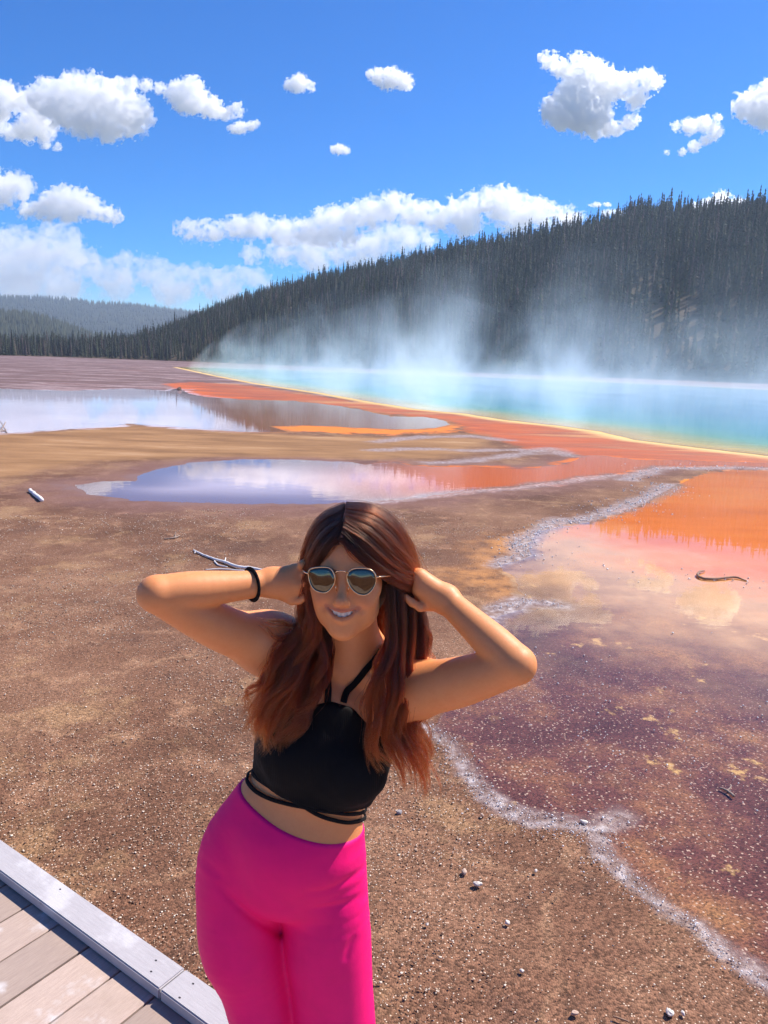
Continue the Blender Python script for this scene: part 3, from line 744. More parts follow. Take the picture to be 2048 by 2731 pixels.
cloud([(1490,273,16),(1522,268,16),(1546,284,14),(1460,273,9),(1550,256,8),(1535,298,9)], 2400, 'ragged small cloud below the right edge cloud', 3, seed=14, step=1)
cloud([(1500,316,12),(1474,328,8),(1522,304,9),(1440,330,5)], 2400, 'small slanting wisp under the ragged small cloud', 2.6, seed=15, step=1)
cloud([(1640,235,32),(1610,233,20),(1685,220,45),(1650,258,20)], 2400, 'bright rounded cloud cut by the right edge of the photo', 5, seed=16)
cloud([(20,398,30),(-25,410,42),(55,405,16),(30,415,20)], 3800, 'grey-white cloud at the left edge in mid sky', 4, seed=17, flat=.8)
cloud([(140,422,22),(110,438,26),(58,452,18),(190,447,24),(228,460,17),(150,452,28),(254,470,9),(172,430,20),(95,460,16)], 3800, 'flat-based cloud in mid sky on the left', 4, seed=18, flat=.85)
cloud([(20,525,30),(110,505,20),(145,522,26),(60,545,38),(175,555,26),(110,560,40),(-10,560,50),(30,590,50)], 6000, 'upper heap of the pale cloud bank low on the left', 2.4, seed=19, grow=1.2, flat=.8, rough=.36)
cloud([(200,575,25),(270,572,26),(330,582,26),(400,592,28),(470,598,24),(530,596,22),(570,605,16),(250,610,38),(370,625,38),(480,625,30),(130,620,45),(30,635,45)], 6300, 'long pale cloud bank low on the left above the far ridge', 1.8, seed=20, grow=1.2, flat=.75, rough=.34)
cloud([(390,492,9),(415,500,15),(460,500,17),(515,492,19),(560,490,20),(610,502,22),(660,498,21),(710,478,24),(742,468,18),(700,505,22),(750,510,16)], 5200, 'long lumpy cloud low in the middle, left of the hill top clouds', 3.4, seed=21, grow=1.4, flat=.8, step=1.3)
cloud([(790,462,26),(845,448,24),(900,462,22),(950,470,20),(1000,458,26),(1060,440,27),(1100,442,26),(1160,460,25),(1218,474,18),(1245,478,9),(1010,485,20),(1110,478,22)], 5200, 'long bright cloud resting low above the middle of the wooded hill', 4, seed=22, grow=1.4, flat=.8, step=1.4)
cloud([(545,548,15),(610,543,22),(670,532,24),(740,540,24),(810,526,28),(870,512,28),(915,520,18),(780,560,24),(680,565,22)], 5600, 'soft lower cloud just above the wooded slope', 2.2, seed=23, grow=1.4, flat=.75, step=1.4)
cloud([(1560,440,22),(1528,446,14),(1600,446,16),(1500,452,10)], 5600, 'low white cloud peeping over the skyline at right', 4, seed=24, step=1.2)
cloud([(1290,442,8),(1312,442,7),(1275,444,5)], 5600, 'tiny flat cloud above the skyline next to the stubbed dead trunk', 2.4, seed=25, step=.8, flat=.5)
cloud([(1310,460,9),(1335,462,11),(1360,466,8)], 5600, 'tiny low cloud touching the skyline conifers', 2.4, seed=26, step=.8, flat=.7)

# ------------------------------------------------------------------ air
def box(name, lo, hi, mat):
    lo = np.array(lo, float); hi = np.array(hi, float)
    V = np.array([[(lo, hi)[i][0], (lo, hi)[j][1], (lo, hi)[k][2]] for i in (0, 1) for j in (0, 1) for k in (0, 1)])
    Q = np.array([(0,1,3,2),(4,6,7,5),(0,4,5,1),(2,3,7,6),(0,2,6,4),(1,5,7,3)])
    return mesh_np(name, V, Q, mat)
hm = NT('haze_air')
hm.volume(hm.n('ShaderNodeVolumePrincipled', None, Color=(.66, .82, 1.0), Density=.00038, Anisotropy=.3))
tag(box('haze', (-2010, -2010, -4), (2010, 2010, 142), hm.id), 'thin blue air over the whole valley', kind='stuff')

# ------------------------------------------------------------------ steam drifting off the hot spring
def steam_mat(kind):
    m = NT('steam_'+kind); p = m.pos(); sp = m.n('ShaderNodeSeparateXYZ', None, Vector=p)
    z = sp.outputs[2]
    q = m.vmath('MULTIPLY', p, (.22, .13, .14))
    n1 = m.noise(q, 1.0, 6, .66, .9)
    top = m.attr('top')
    if kind == 'low':
        d = m.math('MULTIPLY', m.math('POWER', 2.718, m.math('MULTIPLY', z, -1.3)), m.lin(n1, .3, .65, .3, 1.3))
        d = m.math('MULTIPLY', m.math('MULTIPLY', d, .030), m.lin(sp.outputs[1], 26, 85, .10, 1.0))
    else:
        f = m.math('POWER', 2.718, m.math('MULTIPLY', z, -.30))
        big = m.noise(m.vmath('MULTIPLY', p, (.075, .04, .03)), 1.0, 2, .5)
        d = m.math('MULTIPLY', m.math('MULTIPLY', m.sstep(n1, .42, .70), m.sstep(big, .30, .68)), m.math('MULTIPLY', f, .15))
    if kind != 'low':
        az = m.math('DIVIDE', sp.outputs[0], m.math('MAXIMUM', sp.outputs[1], 1.0)); g_ = .62
        for c_, w_, k_ in ((.055, .07, .9), (-.10, .08, .45), (.20, .06, .2)):
            e = m.math('DIVIDE', m.math('SUBTRACT', az, c_), w_); e = m.math('MULTIPLY', e, e)
            g_ = m.math('ADD', g_, m.math('MULTIPLY', m.math('POWER', 2.718, m.math('MULTIPLY', e, -1.0)), k_))
        d = m.math('MULTIPLY', d, g_)
    m.volume(m.n('ShaderNodeVolumeScatter', None, Color=(.80, .93, 1.0), Density=d, Anisotropy=.25))
    return m.id
def steam_body(name, inner, tops, kind, lab, z0):
    """closed body over the spring: lid height follows the visible steam"""
    ctr = SPRING.mean(0); P = SPRING[::2]; n = len(P)
    ts = np.linspace(inner, 1, 12)
    ring = [P+(ctr-P)*t for t in ts]
    A = np.concatenate(ring[:-1]+[ctr[None]])
    az = np.degrees(np.arctan2(A[:, 0], A[:, 1]))
    h = np.interp(az, tops[0], tops[1])
    e = np.concatenate([np.full(n, t) for t in ts[:-1]]+[np.ones(1)])
    h = h*np.sqrt(np.clip((e-inner)/(.35), 0, 1))*(1+.35*fbm3(np.c_[A*.09, 0*A[:, 0]], 3))+z0+.02
    lid = np.c_[A, h]; base = np.c_[P+(ctr-P)*inner, np.full(n, z0)]
    V = np.r_[lid, base, [[*ctr, z0]]]
    Q = []
    i = np.arange(n); j = (i+1) % n
    for k in range(len(ts)-2): Q.append(np.stack([i+k*n, j+k*n, j+k*n+n, i+k*n+n], 1))
    k = (len(ts)-2)*n; c = len(lid)-1; b = len(lid)
    T = [np.stack([i+k, j+k, np.full(n, c)], 1), np.stack([j+b, i+b, np.full(n, len(V)-1)], 1)]
    Q.append(np.stack([i+b, j+b, j, i], 1))
    return tag(mesh_np(name, V, [np.concatenate(Q), np.concatenate(T)], steam_mat(kind)), lab, 'steam', kind='stuff')
steam_body('steam', .03, ([-25, -15, -8, 0, 8, 16, 26, 60], [3, 4.5, 8, 10.5, 7.5, 8, 7, 6]), 'plume', 'wisps of white steam rising off the hot spring', .06)
steam_body('low_steam', .02, ([-25, -15, 0, 30, 60], [1.2, 1.6, 2.2, 2.2, 2.2]), 'low', 'thin layer of steam lying on the hot spring', .03)
# ------------------------------------------------------------------ the woman
def nrm(v): v = np.asarray(v, float); return v/np.linalg.norm(v)
YB = 1.32
# head frame: columns = her-left-in-picture-right, back, up
HYAW, HPIT, HROLL = math.radians(4.5), math.radians(5), math.radians(-1.0)
hf = np.array([-math.sin(HYAW)*math.cos(HPIT), -math.cos(HYAW)*math.cos(HPIT), math.sin(HPIT)])
hx = nrm(np.cross(-hf, [0, 0, 1])); hu = np.cross(hx, -hf)
c_, s_ = math.cos(HROLL), math.sin(HROLL); hx, hu = hx*c_+hu*s_, hu*c_-hx*s_
HR = np.stack([hx, -hf, hu], 1)
HC = at(756, 1238, 1.325)
HS = 1.0
def fz(z): return z*.86 if z < 0 else z            # lower face a little shorter
def hl(x, y, z): return HC+HR@(np.array([x, y, fz(z)])*HS)
def hell(c, r, k=.01, op='add', mir=False): return ell(hl(*c), np.array(r)*HS, HR, k, op)
def both(c, r, k=.01, op='add'): return [hell(c, r, k, op), hell((-c[0], c[1], c[2]), r, k, op)]
def hcone(a, b, ra, rb, k=.01, op='add'): return cone(hl(*a), hl(*b), ra, rb, k, op)
NB = at(762, 1440, 1.335)                     # pit of the neck
MZ = .0095
LIP_U = [(x, y, z+MZ) for x, y, z in [(-.0320,-.0770,-.0540),(-.018,-.0885,-.0615),(-.007,-.0945,-.0640),(0,-.0945,-.0648),(.007,-.0945,-.0640),(.018,-.0885,-.0615),(.0320,-.0770,-.0540)]]
LIP_L = [(x, y, z+MZ) for x, y, z in [(-.0320,-.0770,-.0540),(-.021,-.0850,-.0700),(-.010,-.0910,-.0810),(0,-.0925,-.0842),(.010,-.0910,-.0810),(.021,-.0850,-.0700),(.0320,-.0770,-.0540)]]
def lip_z(x):
    x = np.abs(x)
    return (np.interp(x, [0,.007,.018,.0320], [-.0648,-.0640,-.0615,-.0540])+MZ, np.interp(x, [0,.010,.021,.0320], [-.0842,-.0810,-.0700,-.0540])+MZ)
def head_prims():
    L = [hell((0,.014,.030), (.0715,.092,.078)), hell((0,-.034,.034), (.060,.055,.054), .025), hell((0,-.030,-.028), (.0560,.060,.066), .022),
         hell((0,-.036,-.072), (.0405,.046,.040), .03), hell((0,-.072,-.101), (.0165,.0145,.0145), .03)]
    L += both((.039,-.054,-.018), (.020,.020,.016), .02)+both((.034,-.066,-.039), (.017,.016,.016), .018)
    L += both((.0365,-.028,-.068), (.015,.028,.018), .025)
    L += [hcone((-.030,-.083,.020), (.030,-.083,.020), .008, .008, .016)]
    L += both((.031,-.098,.002), (.017,.014,.011), .012, 'sub')+both((.031,-.0765,.001), (.0125,.0125,.0115), .003)
    L += [hell((0,-.074,-.054), (.028,.018,.022), .016)]
    L += [hcone((0,-.086,.012), (0,-.1075,-.029), .0062, .0082, .013), hell((0,-.1095,-.0325), (.0100,.0095,.0088), .010)]
    L += both((.0122,-.1010,-.0370), (.0074,.0085,.0068), .006)+both((.0058,-.1060,-.0440), (.0036,.0052,.0030), .002, 'sub')
    for s in (-1, 1): L.append(hcone((s*.0180,-.100,-.036), (s*.0370,-.082,-.056), .0042, .0036, .010, 'sub'))
    # open smile
    for x in np.linspace(-.0235, .0235, 13):
        t = abs(x)/.0305; zu, zl = lip_z(x)
        L.append(hell((x,-.0905+.012*t*t,(zu*.53+zl*.47)), (.0050,.012,max((zu-zl)*.37-.0004, .0010)), .0012, 'sub'))
    for P, r0, r1 in ((LIP_U, .0016, .0025), (LIP_L, .0019, .0050)):
        for i in range(6):
            ra = r0+(r1-r0)*(1-abs(i-3)/3); rb = r0+(r1-r0)*(1-abs(i-2)/3)
            L.append(hcone(P[i], P[i+1], ra, rb, .003))
    L += both((.073,.012,-.008), (.007,.017,.029), .006)
    return L
SA, EA, WA = at(580, 1394, 1.345), at(338, 1283, 1.20), at(588, 1258, 1.30)
SB, EB, WB = at(880, 1490, 1.345), at(1116, 1436, 1.20), at(962, 1294, 1.315)
def hand_prims(W, fingers, thumb, palm, pr):
    L = []
    for a, b, ra, rb in palm: L.append(cone(a, b, ra, rb, .012))
    for F in fingers+[thumb]:
        for i in range(len(F)-1):
            L.append(cone(F[i], F[i+1], pr*(1-.09*i), pr*(1-.09*(i+1)), .004))
    return L
# torso frame
WC = at(657, 1748, 1.335)
tu = nrm(NB-WC+np.array([0, .02, 0])); tb = nrm(np.array([0, 1, 0])-tu*tu[1]); tx = np.cross(tb, tu)
TR = np.stack([tx, tb, tu], 1); TL = np.linalg.norm(NB-WC)
def tl(x, y, z): return WC+TR@np.array([x, y, z])
def tell(c, r, k=.02, op='add'): return ell(tl(*c), r, TR, k, op)
# pelvis frame
PC = at(622, 1880, 1.345)
pu = nrm([.30, -.05, 1.0]); pb = nrm(np.array([0, 1, 0])-pu*pu[1]); px_ = np.cross(pb, pu)
PR = np.stack([px_, pb, pu], 1)
def pl(x, y, z): return PC+PR@np.array([x, y, z])
def pell(c, r, k=.03, op='add'): return ell(pl(*c), r, PR, k, op)
HIPL, HIPR = at(512, 1965, 1.345), at(710, 1975, 1.345)
LEGP = []
for pts in (((575,1728,.058),(509,1835,.066),(511,1945,.075),(522,2035,.080),(550,2120,.068),(578,2250,.060)), ((728,1792,.050),(713,1895,.069),(707,2000,.083),(717,2120,.080),(730,2250,.074))):
    P = [(at(x, y, 1.345), r) for x, y, r in pts]
    a, b = P[-2][0], P[-1][0]; d = (b-a)/(a[2]-b[2]); zk = DECK_Z+.42
    kn = b+d*(b[2]-zk)*.9; kn[2] = zk
    an = np.array([kn[0]+.01, 1.25, DECK_Z+.085])
    LEGP.append((P, kn, an))
def lower_prims():
    L = [pell((0,.005,.03), (.128,.092,.115)), pell((-.005,-.042,.035), (.085,.044,.085), .05), pell((-.070,.050,-.045), (.078,.072,.085), .05), pell((.070,.050,-.045), (.078,.072,.085), .05)]
    for n, (P, kn, an) in enumerate(LEGP):
        L.append(chain([a for a, r in P]+[kn], [r for a, r in P]+[.050], .021))
        cf = kn+(an-kn)*.32+np.array([0, .022, 0])
        L.append(cone(kn, cf, .049, .050, .02)); L.append(cone(cf, an, .050, .034, .02))
        toe = an+np.array([(-.02, .02)[n], -.13, -.05])
        L.append(cone(an+np.array([0, .03, -.05]), toe, .036, .030, .02))
    return L
def torso_prims():
    L = [tell((0,.004,.0), (.112,.082,.11)), tell((0,.004,.13), (.128,.090,.135), .03), tell((0,.012,.225), (.140,.068,.062), .03),
         tell((-.058,-.058,.132), (.056,.044,.056), .035), tell((.058,-.058,.132), (.056,.044,.056), .035), tell((0,-.02,-.06), (.108,.075,.08), .03)]
    L += [cone(NB+np.array([0, .035, -.01]), hl(0,.022,-.055), .051, .046, .02)]
    for S, s in ((SA, -1), (SB, 1)):
        L.append(cone(NB+np.array([s*.02, .05, .02]), S+np.array([0, .02, .0]), .034, .038, .04))
        L.append(cone(NB+np.array([s*.018, -.004, -.012]), S+np.array([-s*.03, -.015, 0]), .010, .012, .022))
        L.append(ell(S+np.array([0, 0, .006]), (.047,.047,.047), None, .05))
    return L
def arm_prims():
    L = []
    for S, E, W, r in ((SA, EA, WA, (.0445,.0410,.0305,.0325,.0220)), (SB, EB, WB, (.0495,.0455,.0325,.0325,.0230))):
        m = S+(E-S)*.45+np.array([0, -.004, -.006]); fm = E+(W-E)*.30
        L.append(chain([S, m, E], r[:3], .05)); L.append(chain([E, fm, E+(W-E)*.65, W], [r[2], r[3], (r[3]+r[4])*.49, r[4]], .006))
    return L
def hands():
    L = []
    # hand by the left edge of the hair: palm heel towards us, fingers curling into the hair
    k1, k2, k3, k4 = at(652, 1220, 1.296), at(660, 1240, 1.288), at(662, 1260, 1.285), at(658, 1280, 1.29)
    palm = [(WA, at(640, 1236, 1.305), .0225, .016), (WA, at(642, 1262, 1.297), .0235, .018), (WA, at(632, 1286, 1.300), .022, .016)]
    fi = [[k1, at(676, 1206, 1.325), at(694, 1202, 1.35), at(710, 1205, 1.37)], [k2, at(688, 1226, 1.335), at(705, 1224, 1.365), at(718, 1228, 1.385)],
          [k3, at(688, 1252, 1.335), at(706, 1252, 1.365), at(718, 1256, 1.385)], [k4, at(684, 1276, 1.33), at(698, 1280, 1.355), at(708, 1284, 1.37)]]
    th = [at(612, 1288, 1.298), at(630, 1298, 1.292), at(646, 1298, 1.286), at(658, 1292, 1.282)]
    L += hand_prims(WA, fi, th, palm, .0078)
    palm = [(WB, at(905, 1248, 1.325), .0225, .018), (WB, at(908, 1270, 1.318), .0235, .018), (WB, at(918, 1296, 1.325), .022, .016)]
    fi = [[at(898, 1240, 1.33), at(872, 1222, 1.36), at(852, 1216, 1.385), at(838, 1216, 1.40)], [at(896, 1256, 1.33), at(866, 1244, 1.365), at(846, 1240, 1.395), at(830, 1242, 1.41)],
          [at(898, 1274, 1.33), at(868, 1268, 1.365), at(848, 1266, 1.395), at(834, 1268, 1.41)], [at(902, 1292, 1.335), at(878, 1292, 1.36), at(860, 1292, 1.385), at(846, 1294, 1.40)]]
    th = [at(930, 1310, 1.32), at(908, 1312, 1.305), at(890, 1302, 1.30), at(876, 1290, 1.30)]
    L += hand_prims(WB, fi, th, palm, .0085)
    return L
def half(p0, n, k=.004, op='and'):
    p0 = np.asarray(p0, float); n = nrm(n)
    return (lambda p: (p-p0)@n, p0, 1e6, op, k)
def offs(d): return (lambda p: np.full(p.shape[:-1], d), np.zeros(3), 1e6, 'off', 0)

person = empty('person', (float(HIPL[0]+HIPR[0])/2, 1.36, DECK_Z))
tag(person, 'smiling woman in black halter top and magenta leggings, hands in her long auburn hair', 'person')
def kid(name, V, Q, mat, attrs=None, parent=None, label=None, smooth=True):
    pa = parent or person
    o = mesh_np(name, np.asarray(V)-np.array(person.location), Q, mat, pa, smooth, attrs)
    if label: o['label'] = label
    return o
def skin_mat():
    m = NT('skin'); p = m.pos(); c = m.attr('tone', 'Color')
    n = m.noise(p, 60, 4, .6)
    col = m.mix(m.lin(m.math('MULTIPLY', m.math('ADD', n, m.noise(p, 260, 3, .6)), .5), .38, .62, 0, .38), c, m.mix(1.0, c, (.90, .80, .76), 'MULTIPLY'))
    fine = m.noise(p, 900, 2, .6)
    b = m.bump(fine, .12, .0006)
    m.bsdf(Base_Color=col, Roughness=m.lin(n, .3, .7,     .47, .60), Subsurface_Weight=.22, Subsurface_Radius=(.010, .004, .002), Subsurface_Scale=.6, Normal=b, Specular_IOR_Level=.42)
    return m.id
SKIN = (.78, .30, .107)
def poly_dist(P, L):
    d = np.full(len(P), 9.0)
    for a, b in zip(L, L[1:]):
        a = np.array(a); e = np.array(b)-a; t = np.clip(((P-a)@e)/(e@e), 0, 1); d = np.minimum(d, np.linalg.norm(P-a-t[:, None]*e, axis=1))
    return d
def body_tone(V):
    T = np.tile(np.array(SKIN), (len(V), 1))
    q = (V-HC)@HR/HS
    def blend(w, c):
        nonlocal T
        T = T*(1-w[:, None])+np.array(c)*w[:, None]
    face = (np.linalg.norm(q, axis=1) < .15)
    fr = smooth01((-.02-q[:, 1])/.03)*face
    for s in (-1, 1): blend(smooth01(1-np.linalg.norm((q-[s*.037,-.075,-.036])/[.022,.03,.018], axis=1))*.45*face, (.70, .22, .11))
    blend(smooth01(1-np.linalg.norm((q-[0,-.112,-.034])/[.014,.02,.014], axis=1))*.35*face, (.66, .22, .11))
    q[:, 2] = np.where(q[:, 2] < 0, q[:, 2]/.86, q[:, 2])
    dl = np.minimum(poly_dist(q, LIP_U), poly_dist(q, LIP_L))
    blend(smooth01((.0050-dl)/.0018)*fr, (.60, .20, .10))
    zu, zl = lip_z(q[:, 0])
    inm = fr*(np.abs(q[:, 0]) < .025)*(q[:, 2] < zu-.001)*(q[:, 2] > zl+.001)*(q[:, 1] > -.0885+.012*(q[:, 0]/.0305)**2)
    blend(inm.astype(float), (.10, .02, .018))
    for s in (-1, 1):
        br = [(s*.014,-.088,.019),(s*.030,-.086,.0245),(s*.043,-.078,.0235),(s*.051,-.066,.018)]
        dq = q.copy(); dq[:, 1] = np.interp(np.abs(q[:, 0]), [0,.014,.03,.043,.051], [-.088,-.088,-.086,-.078,-.066])
        wd = np.interp(np.abs(q[:, 0]), [.012,.02,.045,.053], [.0032,.0034,.0026,.0012])
        blend(smooth01((wd-poly_dist(dq, br))/.0014+.3)*fr*.9, (.055, .028, .018))
    return T
BODY = lower_prims()+torso_prims()+arm_prims()+hands()+head_prims()
def inward(V, Q, dist):
    n = np.cross(V[Q[:, 2]]-V[Q[:, 0]], V[Q[:, 3]]-V[Q[:, 1]]); N = np.zeros_like(V)
    for i in range(4): np.add.at(N, Q[:, i], n)
    N /= np.linalg.norm(N, axis=1)[:, None]+1e-12
    return V-N*dist[:, None]
bV, bQ = polygonize(BODY, .0026, (-.75, .9, DECK_Z-.02), (.65, 1.62, 2.02), it_smooth=1)
waist_c = at(655, 1748, 1.335)
under = smooth01((-(bV-waist_c)@nrm([.36, -.02, 1])-.012)/.03)*.010      # flesh gives way under the stretch fabric
body = kid('body', inward(bV, bQ, under), bQ, skin_mat(), {'tone': body_tone(bV)})
from mathutils.bvhtree import BVHTree
bvh = BVHTree.FromPolygons([tuple(v) for v in bV], [tuple(q) for q in bQ])
def on_body(x, y, off=.003):
    d = Vector(ray(x, y)).normalized(); h, n, i, t = bvh.ray_cast(Vector(CAM), d)
    if h is None:
        h, n, i, t = bvh.find_nearest(Vector(at(x, y, 1.34)))
    return np.array(h)+np.array(n)*off

# clothes -----------------------------------------------------------
def fabric(name, col, rough, ribs=0, sheen=.0):
    m = NT(name); p = m.objco()
    n = m.noise(p, 26, 4, .6); f = m.noise(p, 700, 2, .7)
    h = m.math('ADD', m.math('MULTIPLY', n, .8), m.math('MULTIPLY', f, .10))
    if ribs:
        wv = m.n('ShaderNodeTexWave', {'wave_type': 'BANDS', 'bands_direction': 'X'}, Vector=p, Scale=ribs, Distortion=1.2)
        h = m.math('ADD', h, m.math('MULTIPLY', wv, .25))
    c = m.mix(m.lin(n, .3, .7, 0, .3), col, tuple(x*.8 for x in col))
    m.bsdf(Base_Color=c, Roughness=rough, Normal=m.bump(h, .35, .004), Sheen_Weight=sheen, Sheen_Roughness=.4, Sheen_Tint=(*[min(1, x*1.5+.1) for x in col], 1), Specular_IOR_Level=.25)
    return m.id
PINK = fabric('magenta_stretch_fabric', (1.0, .002, .175), .66, sheen=.06)
BLACK = fabric('black_ribbed_fabric', (.0035, .003, .0035), .9, ribs=90)
waist_c = at(655, 1748, 1.335)
CREASES = [([(478,1915),(510,1950),(548,1982),(588,2008),(612,2026)], .0085, .0060), ([(614,2040),(621,2066),(624,2100)], .007, .0030),
    ([(788,1868),(752,1896),(704,1920),(660,1924)], .010, .0034), ([(790,1928),(748,1950),(700,1958),(672,1956)], .010, .0036), ([(764,2015),(752,2045),(742,2076)], .009, .0036),
    ([(790,1905),(740,1930),(690,1942)], .008, .0014), ([(440,1850),(470,1880),(490,1915)], .016, .0028), ([(560,1905),(600,1960),(640,1985),(690,1975)], .020, -.0022)]
CREASES = [(np.array([on_body(x, y, 0) for x, y in catmull(np.c_[L, np.zeros(len(L))], 4)[:, :2]]), w_, am) for L, w_, am in CREASES]
def creases(p):
    """soft stretch folds running out of the crotch and across the hips"""
    d = .0010*fbm3(p*[14, 14, 22], 2)
    for L, w_, am in CREASES:
        n = len(L)-1; best = None; bt = None
        for i in range(n):
            a = L[i]; e = L[i+1]-a; t = np.clip(((p-a)@e)/(e@e), 0, 1)
            q = np.linalg.norm(p-a-t[..., None]*e, axis=-1); tt = (i+t)/n
            if best is None: best, bt = q, tt
            else: bt = np.where(q < best, tt, bt); best = np.minimum(best, q)
        d = d+am*np.exp(-(best/w_)**2)*np.clip(np.sin((.06+.88*bt)*3.14), 0, 1)**.8
    return d
LEG = lower_prims()+[tell((0,.004,.0), (.112,.082,.11)), tell((0,-.02,-.06), (.108,.075,.08), .03)]
LEG = LEG+[offs(-.0042), (creases, PC, 1e6, 'off', 0), half(waist_c, [.36, -.02, 1]), half((0, 0, DECK_Z+.16), (0, 0, -1))]
lV, lQ = polygonize(LEG, .003, (-.6, .95, DECK_Z-.02), (.5, 1.62, 1.35), it_smooth=2)
leggings = kid('leggings', lV, lQ, PINK)
hem_c = at(670, 1692, 1.335)
TOP = torso_prims()[:6]+[tell((0,.004,.0), (.112,.082,.11))]
zn = .250
TOP = TOP+[offs(-.006), (lambda p: .0030*fbm3(p*np.array([22, 22, 14]), 3), PC, 1e6, 'off', 0), half(hem_c, [-.28, .0, -1]), half(tl(.018,-.08,zn), TR@nrm([.60, 0, 1.0])), half(tl(-.018,-.08,zn), TR@nrm([-.60, 0, 1.0])), half(tl(0,-.08,zn-.002), TR@nrm([0, 0, 1]))]
tV, tQ = polygonize(TOP, .0026, (-.45, 1.05, .9), (.5, 1.6, 1.75), it_smooth=1)
top = kid('halter_top', tV, tQ, BLACK)
def ribbon(pts, w_, th, sub=8):
    """flat band following points with given normals-free round profile"""
    P = np.array(pts, float); n = len(P)
    t = np.linspace(0, n-1, (n-1)*sub+1); i = np.clip(t.astype(int), 0, n-2); u = (t-i)[:, None]
    p0, p1, p2, p3 = P[np.clip(i-1, 0, n-1)], P[i], P[i+1], P[np.clip(i+2, 0, n-1)]
    C = .5*(2*p1+(p2-p0)*u+(2*p0-5*p1+4*p2-p3)*u*u+(3*p1-p0-3*p2+p3)*u**3)
    return tube(C, w_, th)
def tube(C, w_, th, seg=10, axis=None):
    C = np.asarray(C); T = np.gradient(C, axis=0); T /= np.linalg.norm(T, axis=1)[:, None]
    V = []; m = len(C)
    w_ = np.broadcast_to(w_, (m,)); th = np.broadcast_to(th, (m,))
    for k in range(m):
        nv = np.array(axis) if axis is not None else np.array(bvh.find_nearest(Vector(C[k]))[1])
        s = nrm(np.cross(T[k], nv)); b = np.cross(s, T[k])
        a = np.linspace(0, 2*math.pi, seg, endpoint=False)
        V.append(C[k]+np.cos(a)[:, None]*s*w_[k]+np.sin(a)[:, None]*b*th[k])
    V = np.concatenate(V); i = np.arange(seg); j = (i+1) % seg
    Q = np.concatenate([np.stack([i+k*seg, j+k*seg, j+(k+1)*seg, i+(k+1)*seg], 1) for k in range(m-1)])
    return V, [Q, np.stack([i[::-1]], 0), np.stack([i+(m-1)*seg], 0)]
def c4(L): return [(405+x*.3174, 1579.5+y*.3174) for x, y in L]
for nm, pts, w_ in (('neck_strap', [(708,1518),(709,1494),(711,1462),(711,1432),(716,1410)], .0062), ('neck_strap', [(741,1518),(748,1496),(766,1474),(790,1444),(812,1416),(828,1396)], .0062),
        ('waist_strap', c4([(398,290),(420,350),(470,405),(560,450),(680,485),(800,508),(960,535),(1100,552),(1235,548)]), .0042), ('waist_strap', c4([(405,250),(480,312),(580,375),(690,440),(790,500),(880,555),(980,592),(1100,612),(1222,592)]), .0042)):
    P = [on_body(x, y, .0052) for x, y in pts]
    if nm == 'waist_strap':
        def wrap(p, s):
            out = []
            for dy, dz in ((.03, .004), (.065, .010), (.105, .014)):
                h, n_, i_, t_ = bvh.find_nearest(Vector(p+np.array([s*.012, dy, dz*(1 if s < 0 else .5)]))); out.append(np.array(h)+np.array(n_)*.0045)
            return out
        P = wrap(P[0], -1)[::-1]+P+wrap(P[-1], 1)
    V, Q = ribbon(P, w_, .0022)
    kid(nm, V, Q, BLACK, parent=person)

# teeth, sunglasses, wristband ---------------------------------------
TP = []
for x, hw in ((.0042,.0047),(.0122,.0041),(.0188,.0036),(.0240,.0026)):
    for sg in (-1, 1):
        zu, zl = lip_z(x); hgt = max((zu-zl)*.36, .003)
        TP.append(hell((sg*x,-.0872+.016*(x/.0305)**2,(zu+zl)/2+.0012), (hw,.0036,max((zu-zl)*.44, .0028)), .0022))
tV_, tQ_ = polygonize(TP, .0008, *(lambda a, b: (np.minimum(a, b)-.02, np.maximum(a, b)+.02))(hl(-.025,-.09,-.07), hl(.025,-.07,-.04)), it_smooth=1)
tm = NT('tooth_enamel'); tm.bsdf(Base_Color=(.92, .76, .58, 1), Roughness=.25, Subsurface_Weight=.1, Subsurface_Radius=(.003, .002, .001))
kid('teeth', tV_, tQ_, tm.id)
def c1(L): return [(615.6+x*.205, 1053+y*.205) for x, y in L]
def on_plane(x, y, p0, n):
    d = ray(x, y); return CAM+d*(((p0-CAM)@n)/(d@n))
def chaikin(P, it=2):
    P = np.array(P)
    for _ in range(it):
        N_ = np.roll(P, -1, 0); P = np.stack([P*.75+N_*.25, P*.25+N_*.75], 1).reshape(-1, 3)
    return P
glasses = empty('sunglasses', tuple(float(v) for v in hl(0,-.105,0)))
tag(glasses, 'gold wire sunglasses with dark mirrored six-sided lenses worn by the woman', 'sunglasses')
def gkid(name, V, Q, mat, parent=None, smooth=True):
    return mesh_np(name, np.asarray(V)-np.array(glasses.location), Q, mat, parent or glasses, smooth)
gm_ = NT('gold_wire'); gm_.bsdf(Base_Color=(.86, .58, .34, 1), Metallic=1.0, Roughness=.22)
lm_ = NT('mirrored_lens'); lm_.bsdf(Base_Color=(.15, .13, .10, 1), Metallic=1.0, Roughness=.03)
GOLD, LENS = gm_.id, lm_.id
gp0 = hl(0,-.1045,.0)
LENSES = (c1([(243,880),(286,845),(440,834),(500,866),(531,955),(521,1020),(455,1106),(380,1110),(298,1075),(252,985)]), c1([(648,930),(688,862),(760,848),(880,852),(948,895),(966,970),(946,1050),(872,1132),(790,1135),(708,1085),(660,1000)]))
rims = []
